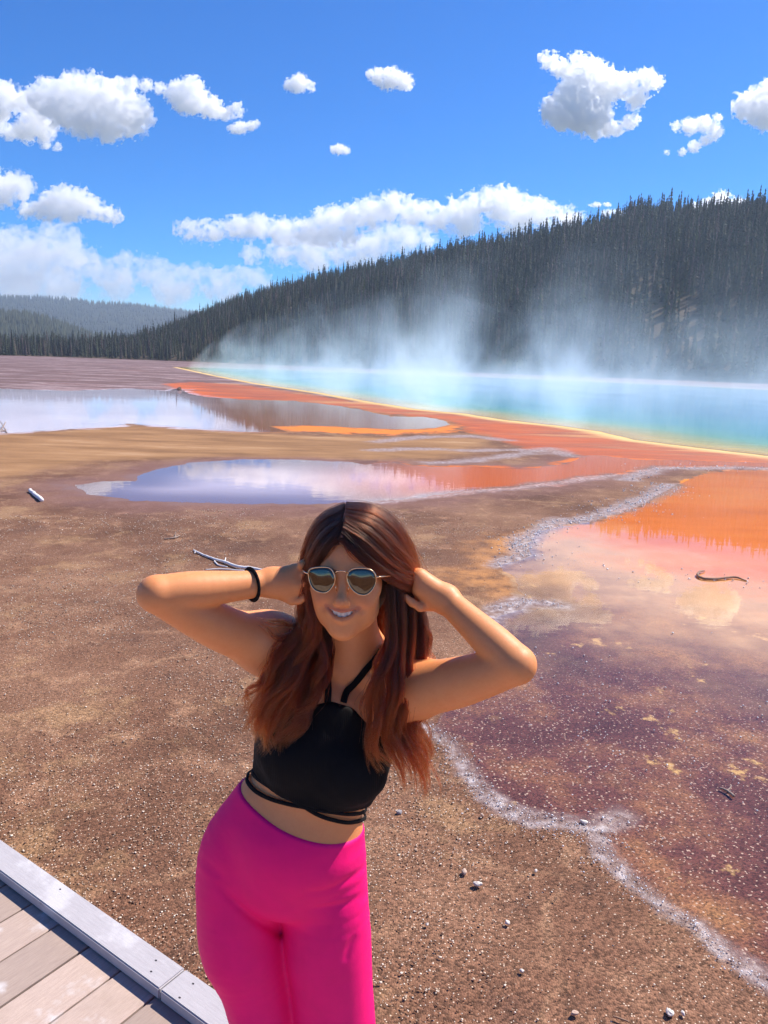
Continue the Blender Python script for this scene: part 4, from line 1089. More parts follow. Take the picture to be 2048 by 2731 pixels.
for k, L in enumerate(LENSES):
    n = nrm(hf+hx*(-.10, .10)[k]); p0 = gp0+n*0
    P = chaikin([on_plane(x, y, p0, n) for x, y in L])
    C = np.r_[P, P[:2]]
    V, Q = tube(C, .00105, .00105, 8, axis=n)
    rim_ = gkid('frame', V, Q, GOLD)
    c = P.mean(0); m = len(P); rings = [c+(P-c)*t+n*.0022*(1-t*t) for t in (1, .75, .5, .25)]
    back = [r_-n*.0016 for r_ in rings]
    Vl = np.r_[np.concatenate(rings), [c+n*.0022], np.concatenate(back), [c+n*.0006]]
    i = np.arange(m); j = (i+1) % m; o_ = 4*m+1
    Ql = np.concatenate([np.stack([i+q*m, j+q*m, j+q*m+m, i+q*m+m], 1) for q in range(3)]+[np.stack([j+q*m+o_, i+q*m+o_, i+q*m+m+o_, j+q*m+m+o_], 1) for q in range(3)]+[np.stack([j, i, i+o_, j+o_], 1)])
    Tl = np.concatenate([np.stack([i+3*m, j+3*m, np.full(m, 4*m)], 1), np.stack([j+3*m+o_, i+3*m+o_, np.full(m, o_+4*m)], 1)])
    gkid('lens', Vl, [Ql, Tl], LENS)
    rims.append(P)
br = [on_plane(x, y, gp0+hf*o, hf) for (x, y), o in zip(c1([(529,905),(545,884),(588,878),(632,884),(650,905)]), (0, .002, .003, .002, 0))]
V, Q = tube(np.array(br), .0011, .0011, 8, axis=hu); gkid('bridge', V, Q, GOLD)
for k, (x, y, xe, s) in enumerate(((243,905,-.074,-1), (964,944,.074,1))):
    a = on_plane(*c1([(x, y)])[0], gp0, hf)
    b = a+hx*s*.006-hf*.004; c = hl(xe+s*.006,-.05,.010); d = hl(xe+s*.004,.015,.008); e = hl(xe+s*.002,.03,-.02)
    V, Q = tube(np.array([a, b, b*.6+c*.4, c, d, e]), .0011, .0014, 8, axis=hu)
    gkid('temple', V, Q, GOLD)
for s in (-1, 1):
    a = hl(s*.011,-.104,-.004); b = hl(s*.0095,-.098,-.014)
    V, Q = tube(np.array([a, (a+b)/2+hf*.001, b]), .0009, .0009, 6, axis=hx); gkid('nose_pad', V, Q, GOLD)
wa = WA+(EA-WA)*.19; ax = nrm(WA-EA); e1 = nrm(np.cross(ax, [0, 1, .2])); e2 = np.cross(ax, e1)
th = np.linspace(0, 2*math.pi, 49)
Cw = np.array([wa+ax*.004*math.sin(t*1.0)+(e1*math.cos(t)+e2*math.sin(t))*.0275 for t in th])
V, Q = tube(Cw, .0042, .0026, 10, axis=ax)
tag(mesh_np('wristband', V, Q, BLACK, smooth=True), 'thin black band around the wrist of the bent arm on the left of the photo', 'wristband')
# ------------------------------------------------------------------ hair: strands combed along hand-set locks
def hair_mat():
    m = NT('auburn_hair')
    hi = m.n('ShaderNodeHairInfo')
    c = m.ramp(hi.outputs['Intercept'], [(0, (.017, .0055, .0035)), (.2, (.034, .0085, .0035)), (.5, (.080, .0130, .003)), (1, (.145, .026, .0055))])
    r = m.math('ADD', .75, m.math('MULTIPLY', hi.outputs['Random'], .6))
    c = m.mix(1.0, c, m.n('ShaderNodeCombineColor', None, Red=r, Green=r, Blue=r), 'MULTIPLY')
    h = m.n('ShaderNodeBsdfHairPrincipled', {'model': 'CHIANG', 'parametrization': 'COLOR'}, Color=c, Roughness=.28, Radial_Roughness=.35, Coat=.0, IOR=1.4)
    m.surface(h); return m.id
HAIR = hair_mat()
hr = np.random.default_rng(77)
STR = []
def P3(x, y, Y=None, off=.012):
    return at(x, y, Y) if Y is not None else on_body(x, y, off)
def lock(pts, r0, n, r1=None, curl=.004, waves=3.0, sub=11, short=.48, flat=.7, tip=.22, npts=28, fill=.33, spread=1.0, stray_k=1.0):
    G = np.array([P3(*p) for p in pts]) if not isinstance(pts, np.ndarray) else pts; G = catmull(G, 8)
    L = np.r_[0, np.cumsum(np.linalg.norm(np.diff(G, axis=0), axis=1))]
    s = np.linspace(0, 1, npts)
    g_ = np.stack([np.interp(s*L[-1], L, G[:, k]) for k in range(3)], 1)
    T = np.gradient(g_, axis=0); T /= np.linalg.norm(T, axis=1)[:, None]
    view = np.array([0, -1.0, 0.2]); A = np.cross(T, view); A /= np.linalg.norm(A, axis=1)[:, None]+1e-9
    B = np.cross(A, T)
    r1 = r1 or r0
    ph0 = hr.uniform(0, 6.28); w0 = waves*hr.uniform(.85, 1.15)
    def take(X, u):
        f = u*(npts-1); k = np.clip(f.astype(int), 0, npts-2); f = (f-k)[..., None]
        return X[k]*(1-f)+X[k+1]*f
    for c in range(sub):
        nn = max(3, int(n/sub)); ph = ph0+hr.normal(0, .55); wv = w0*hr.uniform(.95, 1.05); am = curl*hr.uniform(.6, 1.3)
        ca, cb = hr.uniform(-1, 1)*spread, hr.uniform(-1, 1)*flat; dr = hr.normal(0, .35, 2); ec = 1-short*.3*hr.random()
        e = ec*(1-short*hr.random((nn, 1))**2); u = s[None]*e
        gi, Ai, Bi = take(g_, u), take(A, u), take(B, u)
        R_ = r0+(r1-r0)*u
        own = hr.normal(0, fill, (nn, 2, 1))*np.array([1, flat])[None, :, None]
        cl = np.interp(s, [0, .15, .7, 1], [1.25, 1.0, .65, tip])[None]     # strands draw together towards the tips
        amp = am*smooth01((u-.12)/.5); j1 = hr.normal(0, .25, (nn, 1))
        w_ = amp*np.sin(u*6.283*wv+ph+j1); w2 = amp*.8*np.cos(u*6.283*wv*.9+ph*1.7+j1)
        fz_ = hr.normal(0, 1, (nn, 2, 1))*.0007
        stray = (hr.random((nn, 1)) < .06)*hr.normal(0, 1, (nn, 1))*.015*stray_k
        a = R_*(ca*(.55+.45*u)+dr[0]*u*.6+own[:, 0]*cl)+w_+fz_[:, 0]*u*2.2+stray*u**2
        b = R_*(cb*.6+own[:, 1]*cl*.8)+w2+fz_[:, 1]*u
        STR.extend(gi+Ai*a[..., None]+Bi*b[..., None])
def sheet(guides, between, r, n, **kw):
    """combed sheet: locks interpolated between neighbouring guides"""
    m = max(len(g) for g in guides)
    C = []
    for g in guides:
        q = np.array([P3(*p) for p in g]); d = np.r_[0, np.cumsum(np.linalg.norm(np.diff(q, axis=0), axis=1))]; d /= d[-1]
        C.append(np.stack([np.interp(np.linspace(0, 1, m), d, q[:, k]) for k in range(3)], 1))
    for a, b in zip(C, C[1:]):
        for t in (np.arange(between)+hr.uniform(.2, .8))/between: lock(a*(1-t)+b*t, r, n, **kw)
def build_hair():
    me = bpy.data.hair_curves.new('hair'); n = [len(s) for s in STR]
    me.add_curves(n)
    P = np.concatenate(STR).astype(np.float32)-np.array(person.location, np.float32)
    me.attributes['position'].data.foreach_set('vector', P.ravel())
    rad = np.concatenate([.00030*np.interp(np.linspace(0, 1, k), [0, .6, 1], [1, 1, .35]) for k in n]).astype(np.float32)
    ra = me.attributes.get('radius') or me.attributes.new('radius', 'FLOAT', 'POINT')
    ra.data.foreach_set('value', rad)
    me.materials.append(HAIR)
    o = bpy.data.objects.new('hair', me); COL.objects.link(o); o.parent = person
    return o
# dark hair-coloured under-layer so that no skin shows between strands
m_ = NT('hair_base'); m_.bsdf(Base_Color=m_.attr('tone', 'Color'), Roughness=.6, Specular_IOR_Level=.2)
CAP = [hell((0,.016,.032), (.0715,.093,.080)), hell((0,-.030,.036), (.060,.055,.056), .025), hell((0,.045,-.03), (.06,.055,.07), .03), offs(-.0075),
       (lambda p, q0=hl(0,-.088,.074), n_=HR@nrm([0, -.87, -.50]): (p-q0)@n_, HC, 1e6, 'and', .006)]
cV, cQ = polygonize(CAP, .004, HC-.16, HC+.16, it_smooth=2)
PART = [P3(738,1162,1.240), P3(739,1150,1.250), P3(743,1120,1.272), P3(746,1106,1.298), P3(748,1098,1.328), P3(748,1096,1.37)]
pq = (cV-HC)@HR; pp = [((p_-HC)@HR) for p_ in PART]
px0 = np.interp(pq[:, 1], [p_[1] for p_ in pp], [p_[0] for p_ in pp])
pw = smooth01((.0042-np.abs(pq[:, 0]-px0))/.0022)*(pq[:, 2] > .03)
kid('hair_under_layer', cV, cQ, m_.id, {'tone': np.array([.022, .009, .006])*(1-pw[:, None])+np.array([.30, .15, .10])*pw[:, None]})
cap_bvh = BVHTree.FromPolygons([tuple(v) for v in cV], [tuple(q) for q in cQ])
LEFT = [
 [(738,1150,1.252),(716,1172,1.246),(694,1206,1.252),(678,1248,1.266),(673,1296,1.272),(678,1342,1.270),(676,1396,1.266),(642,1455,1.255),(594,1520,1.248),(584,1590,1.242),(598,1650,1.238)],
 [(742,1132,1.262),(708,1150,1.258),(682,1190,1.268),(666,1240,1.285),(660,1300,1.295),(656,1360,1.290),(632,1420,1.275),(592,1470,1.262),(562,1530,1.256),(548,1580,1.252),(540,1610,1.25)],
 [(745,1112,1.285),(708,1126,1.285),(676,1166,1.300),(660,1224,1.318),(656,1290,1.322),(650,1350,1.312),(622,1400,1.292),(585,1445,1.272),(556,1490,1.262),(540,1530,1.256),(526,1556,1.25)],
 [(747,1100,1.315),(712,1108,1.318),(680,1140,1.332),(664,1190,1.345),(660,1260,1.350),(662,1330,1.34),(660,1400,1.315),(640,1460,1.285),(606,1530,1.262),(566,1600,1.25),(552,1640,1.246)],
 [(748,1096,1.345),(716,1102,1.352),(690,1128,1.366),(672,1180,1.380),(668,1260,1.385),(676,1340,1.37),(686,1400,1.335),(676,1460,1.29),(650,1520,1.262),(618,1570,1.25),(600,1630,1.24)]]
sheet(LEFT, 3, .0095, 300, r1=.0150, curl=.0110, waves=3.1, fill=.25, tip=.12)
lock(LEFT[0], .008, 260, .012, .007, 3.2)
lock([(684,1290,1.28),(686,1340,1.278),(692,1390,1.282),(694,1440,1.272),(682,1490,1.256),(660,1530,1.246),(636,1552,1.24)], .006, 300, .008, .008, 2.6, fill=.24)
lock([(700,1330,1.33),(704,1400,1.32),(690,1460,1.285),(664,1520,1.258),(628,1580,1.246),(600,1640,1.238)], .016, 420, .015, .008, 2.6)
lock([(660,1340,1.31),(640,1390,1.29),(616,1440,1.272),(598,1500,1.262),(576,1560,1.254),(562,1620,1.25)], .016, 420, .018, .008, 2.6)
# loose ends over the shoulder
lock([(664,1330,1.31),(636,1352,1.30),(604,1346,1.292),(572,1336,1.285),(548,1328,1.28)], .004, 60, .006, .004, 1.6, sub=4, short=.5)
lock([(662,1345,1.31),(634,1368,1.295),(600,1372,1.285),(576,1360,1.282),(556,1346,1.28)], .005, 50, .008, .005, 1.6, sub=4, short=.5)
lock([(640,1400,1.285),(598,1440,1.268),(562,1470,1.26),(540,1500,1.258),(530,1530,1.256),(514,1548,1.255)], .006, 110, .009, .007, 2.8, sub=5)
RIGHT = [
 [(737,1158,1.245),(764,1188,1.239),(796,1218,1.243),(826,1241,1.257),(858,1258,1.277),(886,1267,1.305),(902,1268,1.335)],
 [(740,1140,1.253),(780,1160,1.248),(822,1196,1.258),(858,1230,1.280),(888,1256,1.312),(904,1268,1.345)],
 [(743,1122,1.270),(790,1132,1.266),(838,1168,1.278),(872,1210,1.300),(893,1246,1.328),(904,1276,1.352)],
 [(746,1106,1.296),(800,1110,1.294),(850,1142,1.306),(880,1186,1.324),(896,1232,1.348),(903,1284,1.365)],
 [(748,1098,1.328),(804,1099,1.330),(850,1126,1.343),(880,1170,1.358),(897,1226,1.372),(902,1292,1.38)],
 [(748,1098,1.358),(800,1103,1.366),(842,1132,1.380),(874,1180,1.392),(890,1240,1.40),(896,1310,1.395)]]
sheet(RIGHT, 4, .0062, 210, r1=.0062, curl=.0016, waves=1.3, tip=.8, short=.10, fill=.5, sub=6, stray_k=.7)
lock(RIGHT[0], .005, 220, .006, .0015, 1.2, tip=.8, short=.08)
# ---- the long fall on the picture right
lock([(842,1262,1.285),(844,1310,1.282),(846,1370,1.278),(836,1430,1.268),(816,1486,1.256),(802,1540,1.250),(806,1600,1.248),(822,1650,1.25),(830,1680,1.25)], .008, 480, .012, .0090, 2.6, fill=.24, tip=.12)
lock([(858,1268,1.295),(862,1330,1.290),(864,1400,1.282),(852,1470,1.268),(840,1540,1.258),(850,1610,1.256),(864,1670,1.256),(876,1712,1.256)], .011, 620, .014, .010, 2.8, fill=.24, tip=.12)
lock([(878,1272,1.318),(884,1340,1.312),(882,1410,1.304),(872,1480,1.292),(868,1550,1.282),(886,1620,1.276),(908,1680,1.272),(926,1722,1.27)], .012, 620, .014, .010, 2.8, fill=.24, tip=.12)
lock([(894,1280,1.345),(906,1340,1.338),(908,1400,1.330),(902,1470,1.318),(896,1540,1.306),(902,1610,1.298),(918,1670,1.292),(934,1722,1.29)], .011, 560, .013, .012, 2.8, fill=.24, tip=.12)
lock([(898,1290,1.36),(918,1350,1.352),(920,1410,1.345),(906,1480,1.330),(905,1560,1.315),(914,1630,1.305),(924,1680,1.30)], .008, 330, .012, .014, 3.0, fill=.24, tip=.12)
lock([(846,1290,1.33),(850,1360,1.325),(848,1430,1.310),(846,1500,1.29),(858,1570,1.275),(876,1640,1.266),(890,1680,1.262)], .018, 520, .016, .010, 2.6, fill=.24, tip=.12)
lock([(836,1300,1.30),(838,1360,1.298),(826,1420,1.28),(806,1470,1.264),(792,1520,1.252),(796,1560,1.25)], .005, 120, .006, .006, 2.4, sub=4)
lock([(900,1320,1.34),(926,1370,1.33),(932,1420,1.325),(918,1460,1.32)], .003, 24, .006, .006, 2.0, sub=4, short=.5)
# ---- behind the neck
for dx in (-46, -22, 4, 30, 56, 80):
    lock([(772+dx,1260,1.415),(772+dx*1.05,1340,1.42),(772+dx*1.1,1410,1.415),(772+dx*1.2,1480,1.42)], .017, 260, .02, .004, 1.5)
V, Q = tube(catmull(np.array(PART)+HR@np.array([0, 0, .0012]), 6), .0020, .0012, 8, axis=hu)
pm_ = NT('scalp'); pm_.bsdf(Base_Color=(.30, .15, .10, 1), Roughness=.6)
kid('hair_parting', V, Q, pm_.id)
# short wisps at the hairline
lock([(738,1158,1.244),(745,1180,1.238),(762,1206,1.234),(790,1228,1.236),(808,1240,1.24)], .0015, 8, .003, .002, 1.0, sub=3)
lock([(672,1290,1.275),(668,1330,1.272),(662,1360,1.272),(656,1395,1.272)], .004, 60, .006, .003, 1.5, sub=4)
build_hair()
# ------------------------------------------------------------------ boardwalk
U2 = nrm([.824, -.567, 0]); N2 = nrm([-.567, -.824, 0])          # along the kerb beam / towards the deck
A0 = np.array([-1.276, 2.300, DECK_Z]); TJ = float((np.array([-.592, 1.825, DECK_Z])-A0)@U2)
tg_ = float((np.array([-1.142, 2.173, DECK_Z])-A0)@U2)
def wood(name, col, dark, grain_dir, worn):
    m = NT(name); p = m.objco()
    q = m.vmath('MULTIPLY', p, grain_dir)
    g1 = m.noise(q, 18, 5, .65); bl = m.noise(p, 5.5, 4, .6); sp = m.noise(p, 420, 2, .7)
    c = m.mix(m.lin(g1, .3, .7), dark, col)
    if worn > .5:
        sx = m.n('ShaderNodeSeparateXYZ', None, Vector=p)
        wn = m.n('ShaderNodeTexWhiteNoise', {'noise_dimensions': '1D'}, W=m.math('FLOOR', m.math('DIVIDE', m.math('SUBTRACT', sx.outputs[0], tg_), .156)))
        k_ = m.lin(wn.outputs[0], 0, 1, .78, 1.18)
        c = m.mix(1.0, c, m.n('ShaderNodeCombineColor', None, Red=k_, Green=k_, Blue=k_), 'MULTIPLY')
        c = m.mix(m.sstep(m.noise(p, 2.3, 5, .7), .52, .75), c, (.38, .28, .215))
    c = m.mix(m.math('MULTIPLY', m.sstep(bl, .54, .68), worn), c, (.70, .68, .68))
    crack = m.noise(m.vmath('MULTIPLY', p, tuple(5*x if x > 1 else .7 for x in grain_dir)), 9, 6, .75)
    c = m.mix(m.math('MULTIPLY', m.sstep(crack, .60, .68), .55), c, tuple(.35*x for x in dark))
    c = m.mix(m.lin(sp, .35, .65, 0, .28), c, tuple(x*.6 for x in col))
    m.bsdf(Base_Color=c, Roughness=.75, Specular_IOR_Level=.3, Normal=m.bump(m.math('ADD', g1, m.math('MULTIPLY', sp, .5)), .3, .002))
    return m.id
def obox(name, s0, s1, n0, n1, z0, z1, mat, parent, bev=.003, origin=A0):
    bm = bmesh.new(); bmesh.ops.create_cube(bm, size=1)
    for v in bm.verts:
        v.co = Vector((s0 if v.co.x < 0 else s1, n0 if v.co.y < 0 else n1, z0 if v.co.z < 0 else z1))
    if bev: bmesh.ops.bevel(bm, geom=bm.edges[:], offset=bev, segments=2, affect='EDGES')
    me = bpy.data.meshes.new(name); bm.to_mesh(me); bm.free(); me.materials.append(mat)
    o = bpy.data.objects.new(name, me); COL.objects.link(o); o.parent = parent; return o
walk = empty('boardwalk', tuple(A0)); walk.rotation_euler = (0, 0, math.atan2(U2[1], U2[0]))
walk.rotation_euler = (0, 0, math.atan2(U2[1], U2[0])); walk.scale = (1, -1, 1)
tag(walk, 'weathered grey boardwalk with a low raised edge beam', kind='structure')
DECKM = wood('weathered_deck_boards', (.50, .38, .31), (.38, .28, .235), (10, 1, 1), .75)
BEAMM = wood('weathered_edge_beam', (.47, .44, .45), (.40, .37, .38), (1, 9, 1), .45)
# local frame: x along the beam, y towards the deck (mirrored axis), z up
tg = float((np.array([-1.142, 2.173, DECK_Z])-A0)@U2); pitch = .156
dv, df = [], []
bm = bmesh.new()
for k in range(-26, 24):
    s0 = tg+k*pitch+.0035; s1 = tg+(k+1)*pitch-.0035
    r = bmesh.ops.create_cube(bm, size=1)
    dz = random.uniform(-.0012, .0012)
    for v in r['verts']:
        v.co = Vector((s0 if v.co.x < 0 else s1, -.115 if v.co.y < 0 else 4.6, -.036 if v.co.z < 0 else dz))  # deck widened out of view behind the camera to bounce sunlight onto her face
bmesh.ops.bevel(bm, geom=[e for e in bm.edges], offset=.002, segments=1, affect='EDGES')
me = bpy.data.meshes.new('deck'); bm.to_mesh(me); bm.free(); me.materials.append(DECKM)
deck = bpy.data.objects.new('deck', me); COL.objects.link(deck); deck.parent = walk
SCREWM = NT('dark_screw_hole'); SCREWM.bsdf(Base_Color=(.03, .025, .03, 1), Roughness=.6)
c5b_ = lambda x, y: (x*.3418, 1741.5+y*.3418)
def beam(s0, s1, n0, n1, screws):
    b = obox('edge_beam', s0, s1, n0, n1, .003, .041, BEAMM, walk, .004)
    for s, n in screws:
        r = .0042; a = np.linspace(0, 6.283, 9)[:-1]
        V = np.r_[np.c_[s+np.cos(a)*r, n+np.sin(a)*r*.7, np.full(8, .0414)], np.c_[s+np.cos(a)*r, n+np.sin(a)*r*.7, np.full(8, .030)]]
        i = np.arange(8); j = (i+1) % 8
        mesh_np('screw', V, [np.stack([i, i+8, j+8, j], 1), np.array([i[::-1]])], SCREWM.id, b)
def sn(x, y):
    p = gp(*c5b_(x, y), z=DECK_Z+.041)-A0; return float(p@U2), float(p@N2)
beam(-4.2, TJ-.002, -.094, 0, [sn(380, 525), sn(985, 975), sn(955, 1045)])
beam(TJ+.002, 3.6, -.094, 0, [sn(1220, 1122), sn(1135, 1210)])
beam(-4.2, 3.6, 4.5, 4.594, [])
for n0 in (0.05, 1.2, 2.4, 3.5, 4.4): obox('stringer', -4.0, 3.5, n0, n0+.06, -.16, -.037, BEAMM, walk, .002)

# ------------------------------------------------------------------ driftwood, stones
def px_r(x, y, px):
    return px*K/F_PX*np.linalg.norm(gp(x, y)-CAM)
def drift_mat(name, a, b):
    m = NT(name); p = m.objco()
    c = m.mix(m.noise(m.vmath('MULTIPLY', p, (4, 30, 30)), 8, 4, .6), a, b)
    m.bsdf(Base_Color=c, Roughness=.8, Normal=m.bump(m.noise(p, 60, 3), .5, .004)); return m.id
WHITE_W = drift_mat('bleached_wood', (.86, .82, .80), (.66, .60, .58)); BROWN_W = drift_mat('wet_brown_wood', (.16, .085, .05), (.30, .19, .13)); GREY_W = drift_mat('grey_twig_wood', (.34, .26, .21), (.22, .15, .12))
def stick(name, limbs, mat, lab, cat, wet=0):
    """limbs: lists of (x, y, radius in photo units, height in radii)"""
    Vs, Fs, o_ = [], [], 0
    c0 = gp(*limbs[0][0][:2])
    for L in limbs:
        C = []; R = []
        for q in L:
            g_ = gp(q[0], q[1]); r = px_r(q[0], q[1], q[2]); h = q[3] if len(q) > 3 else .6
            C.append(g_+[0, 0, r*h]); R.append(r)
        C = np.array(C); S = catmull(np.c_[C, R], 5)
        S[:, :3] += np.random.default_rng(len(L)).normal(0, .12, (len(S), 3))*S[:, 3:4]
        V, (Q, e0, e1) = tube(S[:, :3], S[:, 3], S[:, 3], 8, axis=(0, 0, 1))
        Vs.append(V-c0); Fs.append([Q+o_, e0+o_, e1+o_]); o_ += len(V)
    F_ = [np.concatenate([f[k] for f in Fs]) for k in range(3)]
    o = mesh_np(name, np.concatenate(Vs), F_, mat, smooth=True); o.location = c0
    return tag(o, lab, cat)
d7 = lambda x, y: (x*.5117, 729+y*.5117)
d6 = lambda x, y: (810.2+x*.5117, 729+y*.5117)
d5 = lambda x, y: (891+x*.4629, 1377+y*.4629)
def lm(f, L): return [(*f(x, y), *r) for x, y, *r in L]
stick('driftwood_branch', [lm(d7, [(818,901,1.6,1),(850,917,2.0,1),(905,939,2.5,1),(950,953,2.8,1),(1000,972,3.2,1),(1060,978,3.0,1),(1120,990,2.6,1)]), lm(d7, [(948,955,1.6,1),(951,945,1.2,3),(953,937,.8,5)]), lm(d7, [(905,945,1.6,.6),(922,962,1.4,.6),(960,970,1.2,.6)]), lm(d7, [(868,981,1.0,.5),(930,978,1.3,.5),(1010,984,1.5,.5),(1070,988,1.4,.5)]), lm(d7, [(826,903,1.2,1),(822,912,.9,1)])],
      WHITE_W, 'long bleached white branch lying on the brown ground behind the bent arm', 'branch')
stick('driftwood_log', [lm(d7, [(127,650,3.6,.8),(150,671,3.9,.8),(178,694,4.2,.8)])], WHITE_W, 'short thick white log on the brown ground near the left edge', 'log')
stick('twig', [lm(d7, [(692,851,1.0,.6),(722,849,1.4,.8),(745,845,1.4,1),(760,838,.9,2)]), lm(d7, [(737,846,1.1,1),(742,836,.9,2.5),(740,828,.6,4)])], GREY_W, 'small grey forked twig on the bare ground above the white branch', 'twig')
stick('driftwood', [lm(d6, [(1392,990,1.0,2.4),(1372,996,2.0,2),(1360,1008,2.4,1.4),(1378,1020,2.6,1),(1420,1025,2.5,1),(1470,1022,2.3,1.2),(1520,1017,2.0,1.4),(1568,1030,1.2,.8)])], BROWN_W, 'curved brown driftwood stick in the orange pool on the right', 'driftwood')
stick('twig', [lm(d5, [(1434,704,1.6,1),(1465,718,2.2,1),(1500,745,2.6,.8)]), lm(d5, [(1466,718,1.6,1),(1482,708,1.3,2),(1486,695,1.0,3)])], GREY_W, 'small forked twig in the purple shallow water at the right', 'twig')
stick('twig', [lm(d5, [(934,1768,1.2,.6),(968,1780,1.6,.6),(1012,1797,1.4,.6)])], BROWN_W, 'dark brown twig on the grit at the bottom of the photo', 'twig')
dl = lambda x, y: (x*.3418, 607.5+y*.3418)
stick('dead_branch', [lm(dl, [(-6,958,1.0,.5),(20,935,1.2,4),(38,912,.8,9)]), lm(dl, [(44,960,1.0,.5),(24,934,.9,5),(4,908,.7,9)]), lm(dl, [(10,952,.8,2),(40,944,.7,3)])], GREY_W, 'tangle of dead branch at the left edge by the pale water', 'branch')
def stump():
    c = gp(*dl(1132, 690)); s = np.linalg.norm(c-CAM)*K/F_PX
    S = [ell((0,0,s*2.5), (s*4.2,s*4.2,s*3.4), k=s), ell((s*2,0,s*4.2), (s*2.5,s*2.5,s*2.6), k=s), cone((-s*2,0,-s), (-s*2.6,0,s*4.6), s*1.8, s*1.0, s), (lambda p: fbm3(p/s*.7, 3)*s*1.2, np.zeros(3), 1e6, 'off', 0)]
    V, Q = polygonize(S, s*.5, (-s*8, -s*8, -s*2), (s*8, s*8, s*10))
    o = mesh_np('stump', V, Q, BROWN_W, smooth=True); o.location = c
    tag(o, 'small dark stump standing at the far edge of the pale sheet of water', 'stump')
stump()
def stone_mesh(seed, squash=.6):
    r = np.random.default_rng(seed); bm = bmesh.new(); bmesh.ops.create_icosphere(bm, subdivisions=3, radius=1)
    P = np.array([v.co[:] for v in bm.verts]); d = 1+.45*fbm3(P*1.1+seed*5, 3, .55)+.10*fbm3(P*4+seed, 2)
    P = P*d[:, None]*[1, r.uniform(.6, .9), squash]
    F_ = np.array([[v.index for v in f.verts] for f in bm.faces]); bm.free(); return P, F_
def stone_mat(name, a, b):
    m = NT(name); p = m.objco(); m.bsdf(Base_Color=m.mix(m.noise(p, 90, 4, .7), a, b), Roughness=.85, Normal=m.bump(m.noise(p, 160, 4), .6, .003)); return m.id
PALE = stone_mat('pale_sinter_stone', (.80, .74, .68), (.52, .43, .36)); GREYS = stone_mat('grey_stone', (.36, .32, .32), (.22, .19, .19)); BUFF = stone_mat('buff_stone', (.58, .42, .33), (.40, .27, .20))
for k, (xy, px, mt, lab) in enumerate(((d5(303,1153), 10, PALE, 'largest white stone on the grit right of the magenta leggings'), (d5(243,1099), 9, BUFF, 'flat pinkish stone just up and left of the largest white stone'), (d5(443,1330), 7, PALE, 'white stone with a dark hollow beneath it, below and right of the largest white stone'),
        ((862,1755), 9, GREYS, 'grey stone lying on the grit beside the waist of the woman'), (d5(510,1558), 5.5, PALE, 'small bright stone near the bottom, right of the leggings'), (d5(755,1757), 9, BUFF, 'buff stone close to the bottom edge of the photo left of the dark twig'),
        (d5(1196,1752), 10, PALE, 'angular pale stone near the bottom edge, right of the dark twig'), (d5(795,861), 9, PALE, 'pale stone at the point of the shore of the purple water'), (d5(575,1090), 4.5, PALE, 'little white stone right of the largest white stone'),
        (d5(326,830), 5.5, BUFF, 'brownish stone under the tips of the hair'), (d5(68,1340), 5, PALE, 'little white stone beside the thigh of the woman'), (d5(1262,1755), 6, PALE, 'pale stone to the right of the angular pale stone'),
        ((397,1096+729*0+0), 0, None, ''))):
    if mt is None: continue
    P, F_ = stone_mesh(60+k); s = px_r(*xy, px)*.74
    o = mesh_np('stone', P*s, F_, mt, smooth=True); c = gp(*xy); o.location = (c[0], c[1], s*.22); o.rotation_euler = (0, 0, k*1.3)
    tag(o, lab, 'stone', 'loose stones on the flat')

# ------------------------------------------------------------------ grit, pebbles, mineral bubbles
def grains(name, P, S, mat, lab, tints, seed=0, flat=.5):
    r = np.random.default_rng(seed); bm = bmesh.new(); bmesh.ops.create_icosphere(bm, subdivisions=1, radius=1)
    B = np.array([v.co[:] for v in bm.verts]); F_ = np.array([[v.index for v in f.verts] for f in bm.faces]); bm.free()
    n = len(P); nb = len(B)
    D = 1+r.normal(0, .16, (n, nb, 1)); ax = np.stack([r.uniform(.7, 1.4, n), r.uniform(.7, 1.2, n), r.uniform(.5, .9, n)*flat/.7], 1)
    a = r.uniform(0, 6.28, n); ca, sa = np.cos(a)[:, None], np.sin(a)[:, None]
    V = B[None]*D*ax[:, None]*S[:, None, None]
    V = np.stack([V[..., 0]*ca-V[..., 1]*sa, V[..., 0]*sa+V[..., 1]*ca, V[..., 2]], -1)+P[:, None]
    F2 = (F_[None]+(np.arange(n)*nb)[:, None, None]).reshape(-1, 3)
    o = mesh_np(name, V.reshape(-1, 3), F2, mat, attrs={'tint': np.repeat(tints, nb, 0)})
    return tag(o, lab, kind='stuff')
def tint_mat(name, rough, spec=.3):
    m = NT(name); m.bsdf(Base_Color=m.attr('tint', 'Color'), Roughness=rough, Specular_IOR_Level=spec); return m.id
r = np.random.default_rng(31)
n = 62000; rr = 1.3+9*r.random(n)**1.5; aa = np.radians(r.uniform(-42, 42, n)); P = np.c_[rr*np.sin(aa), rr*np.cos(aa)]
dn = fbm3(np.c_[P*.9, 0*rr], 4); sr = sdf_poly(P, POOL_R); sm = sdf_poly(P, POOL_M)
deckn = (P-A0[:2])@N2[:2]
keep = (sr > .05) & (sm > .1) & (r.random(n) < np.clip(.30+dn*1.3, .05, 1)) & (deckn < -.10)
P = P[keep]; rr = rr[keep]; S = .0013+.0020*r.random(len(P))**2+.0020*r.random(len(P))**12+.0004*rr
T = np.array([(.20,.105,.065), (.30,.17,.105), (.50,.36,.25), (.74,.62,.50), (.14,.075,.05)])[r.choice(5, len(P), p=[.10, .22, .36, .30, .02])]*r.uniform(.8, 1.15, (len(P), 1))
grains('pebbles', np.c_[P, S*.12-.006*np.clip(1-rr/14, 0, 1)], S, tint_mat('pebble', .8), 'brown and cream grit pebbles', T, 1)
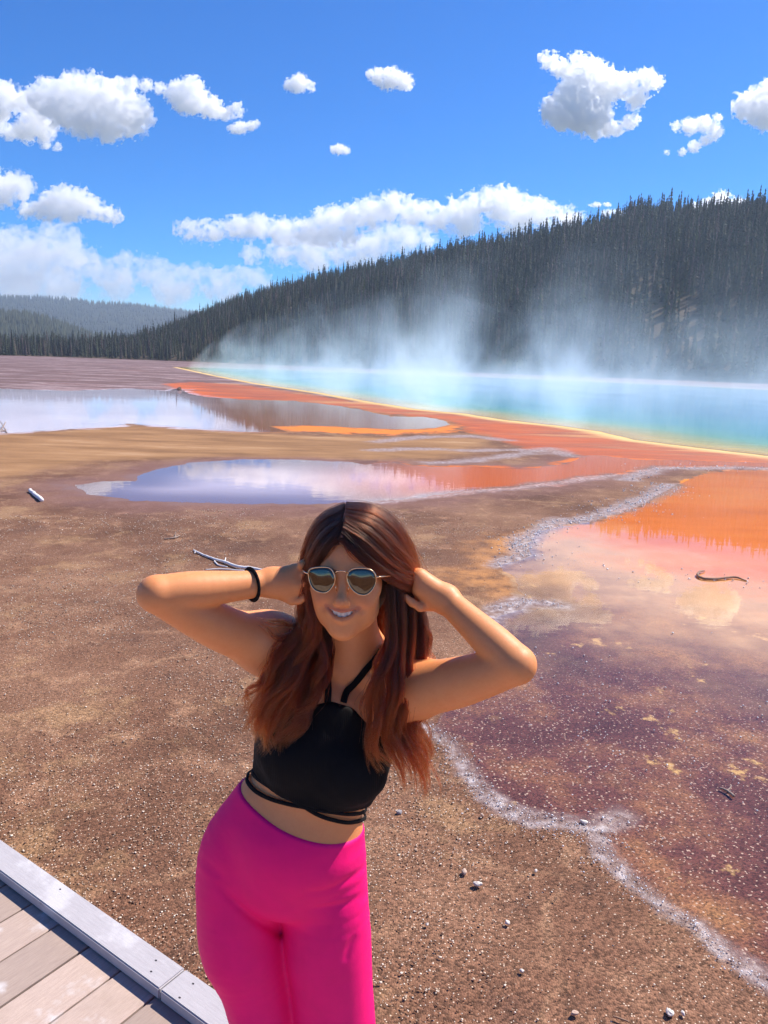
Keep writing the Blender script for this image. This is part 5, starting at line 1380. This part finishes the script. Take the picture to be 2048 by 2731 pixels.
# bubbles of white mineral along the near shores
Ps = []; Ss = []
near = [c5([(60,420),(190,500),(240,600),(320,700),(420,780),(560,835),(720,860),(860,890),(900,1000),(980,1090),(1100,1180),(1200,1270),(1330,1330),(1430,1430),(1550,1530),(1659,1590),(1850,1700)]), c5([(860,890),(930,862),(985,832)]), c6([(1255,622),(1180,660),(1100,700),(1000,735),(930,752),(870,775),(790,772),(720,800),(640,845),(610,905)]), c6([(600,845),(660,920),(560,935),(510,962)]), c6([(500,1150),(620,1105),(760,1122),(800,1132)]), c6([(1659,553),(1500,549),(1330,553),(1200,547),(1060,598)])]
for q, L in enumerate(near):
    G = np.array([gp(*p)[:2] for p in L])
    for a, b in zip(G, G[1:]):
        d = np.linalg.norm((a+b)/2); m = int(np.linalg.norm(b-a)/d*(1500, 1300, 1500, 1200, 1000, 420)[q])
        t = r.random((m, 1)); p = a+(b-a)*t; wd = d*.011*(1+2.2*np.clip(fbm3(np.c_[p*1.6, np.full(m, 3.3)], 3)+.3, 0, 1.3))
        off = np.abs(r.normal(0, 1, m))*np.where(r.random(m) < .62, 1, -.5)*wd
        nv = np.array([-(b-a)[1], (b-a)[0]])/np.linalg.norm(b-a)
        Ps.append(p-nv*off[:, None]*(1 if q < 2 else r.choice([-1, 1], (m, 1)))); Ss.append(d*(.00040+.0008*r.random(m)**2.5)*(1.25 if q < 2 else 1))
m = 3000; rr2 = 1.8+6.5*r.random(m); a2 = np.radians(r.uniform(5, 40, m)); p = np.c_[rr2*np.sin(a2), rr2*np.cos(a2)]; k2 = (sdf_poly(p, POOL_R) < 0) & (r.random(m) < np.clip(.35+fbm3(np.c_[p*.8, 0*a2+9], 3), 0, 1))
Ps.append(p[k2]); Ss.append(rr2[k2]*(.0005+.0009*r.random(k2.sum())**2))
P = np.concatenate(Ps); S = np.concatenate(Ss)
T = np.array([(.80,.78,.78), (.62,.58,.58), (.50,.42,.40)])[r.choice(3, len(P), p=[.5, .3, .2])]
grains('foam', np.c_[P, S*.35], S, tint_mat('mineral_bubble', .25, .6), 'white mineral bubbles along the shore of the shallow water', T, 2, .9)
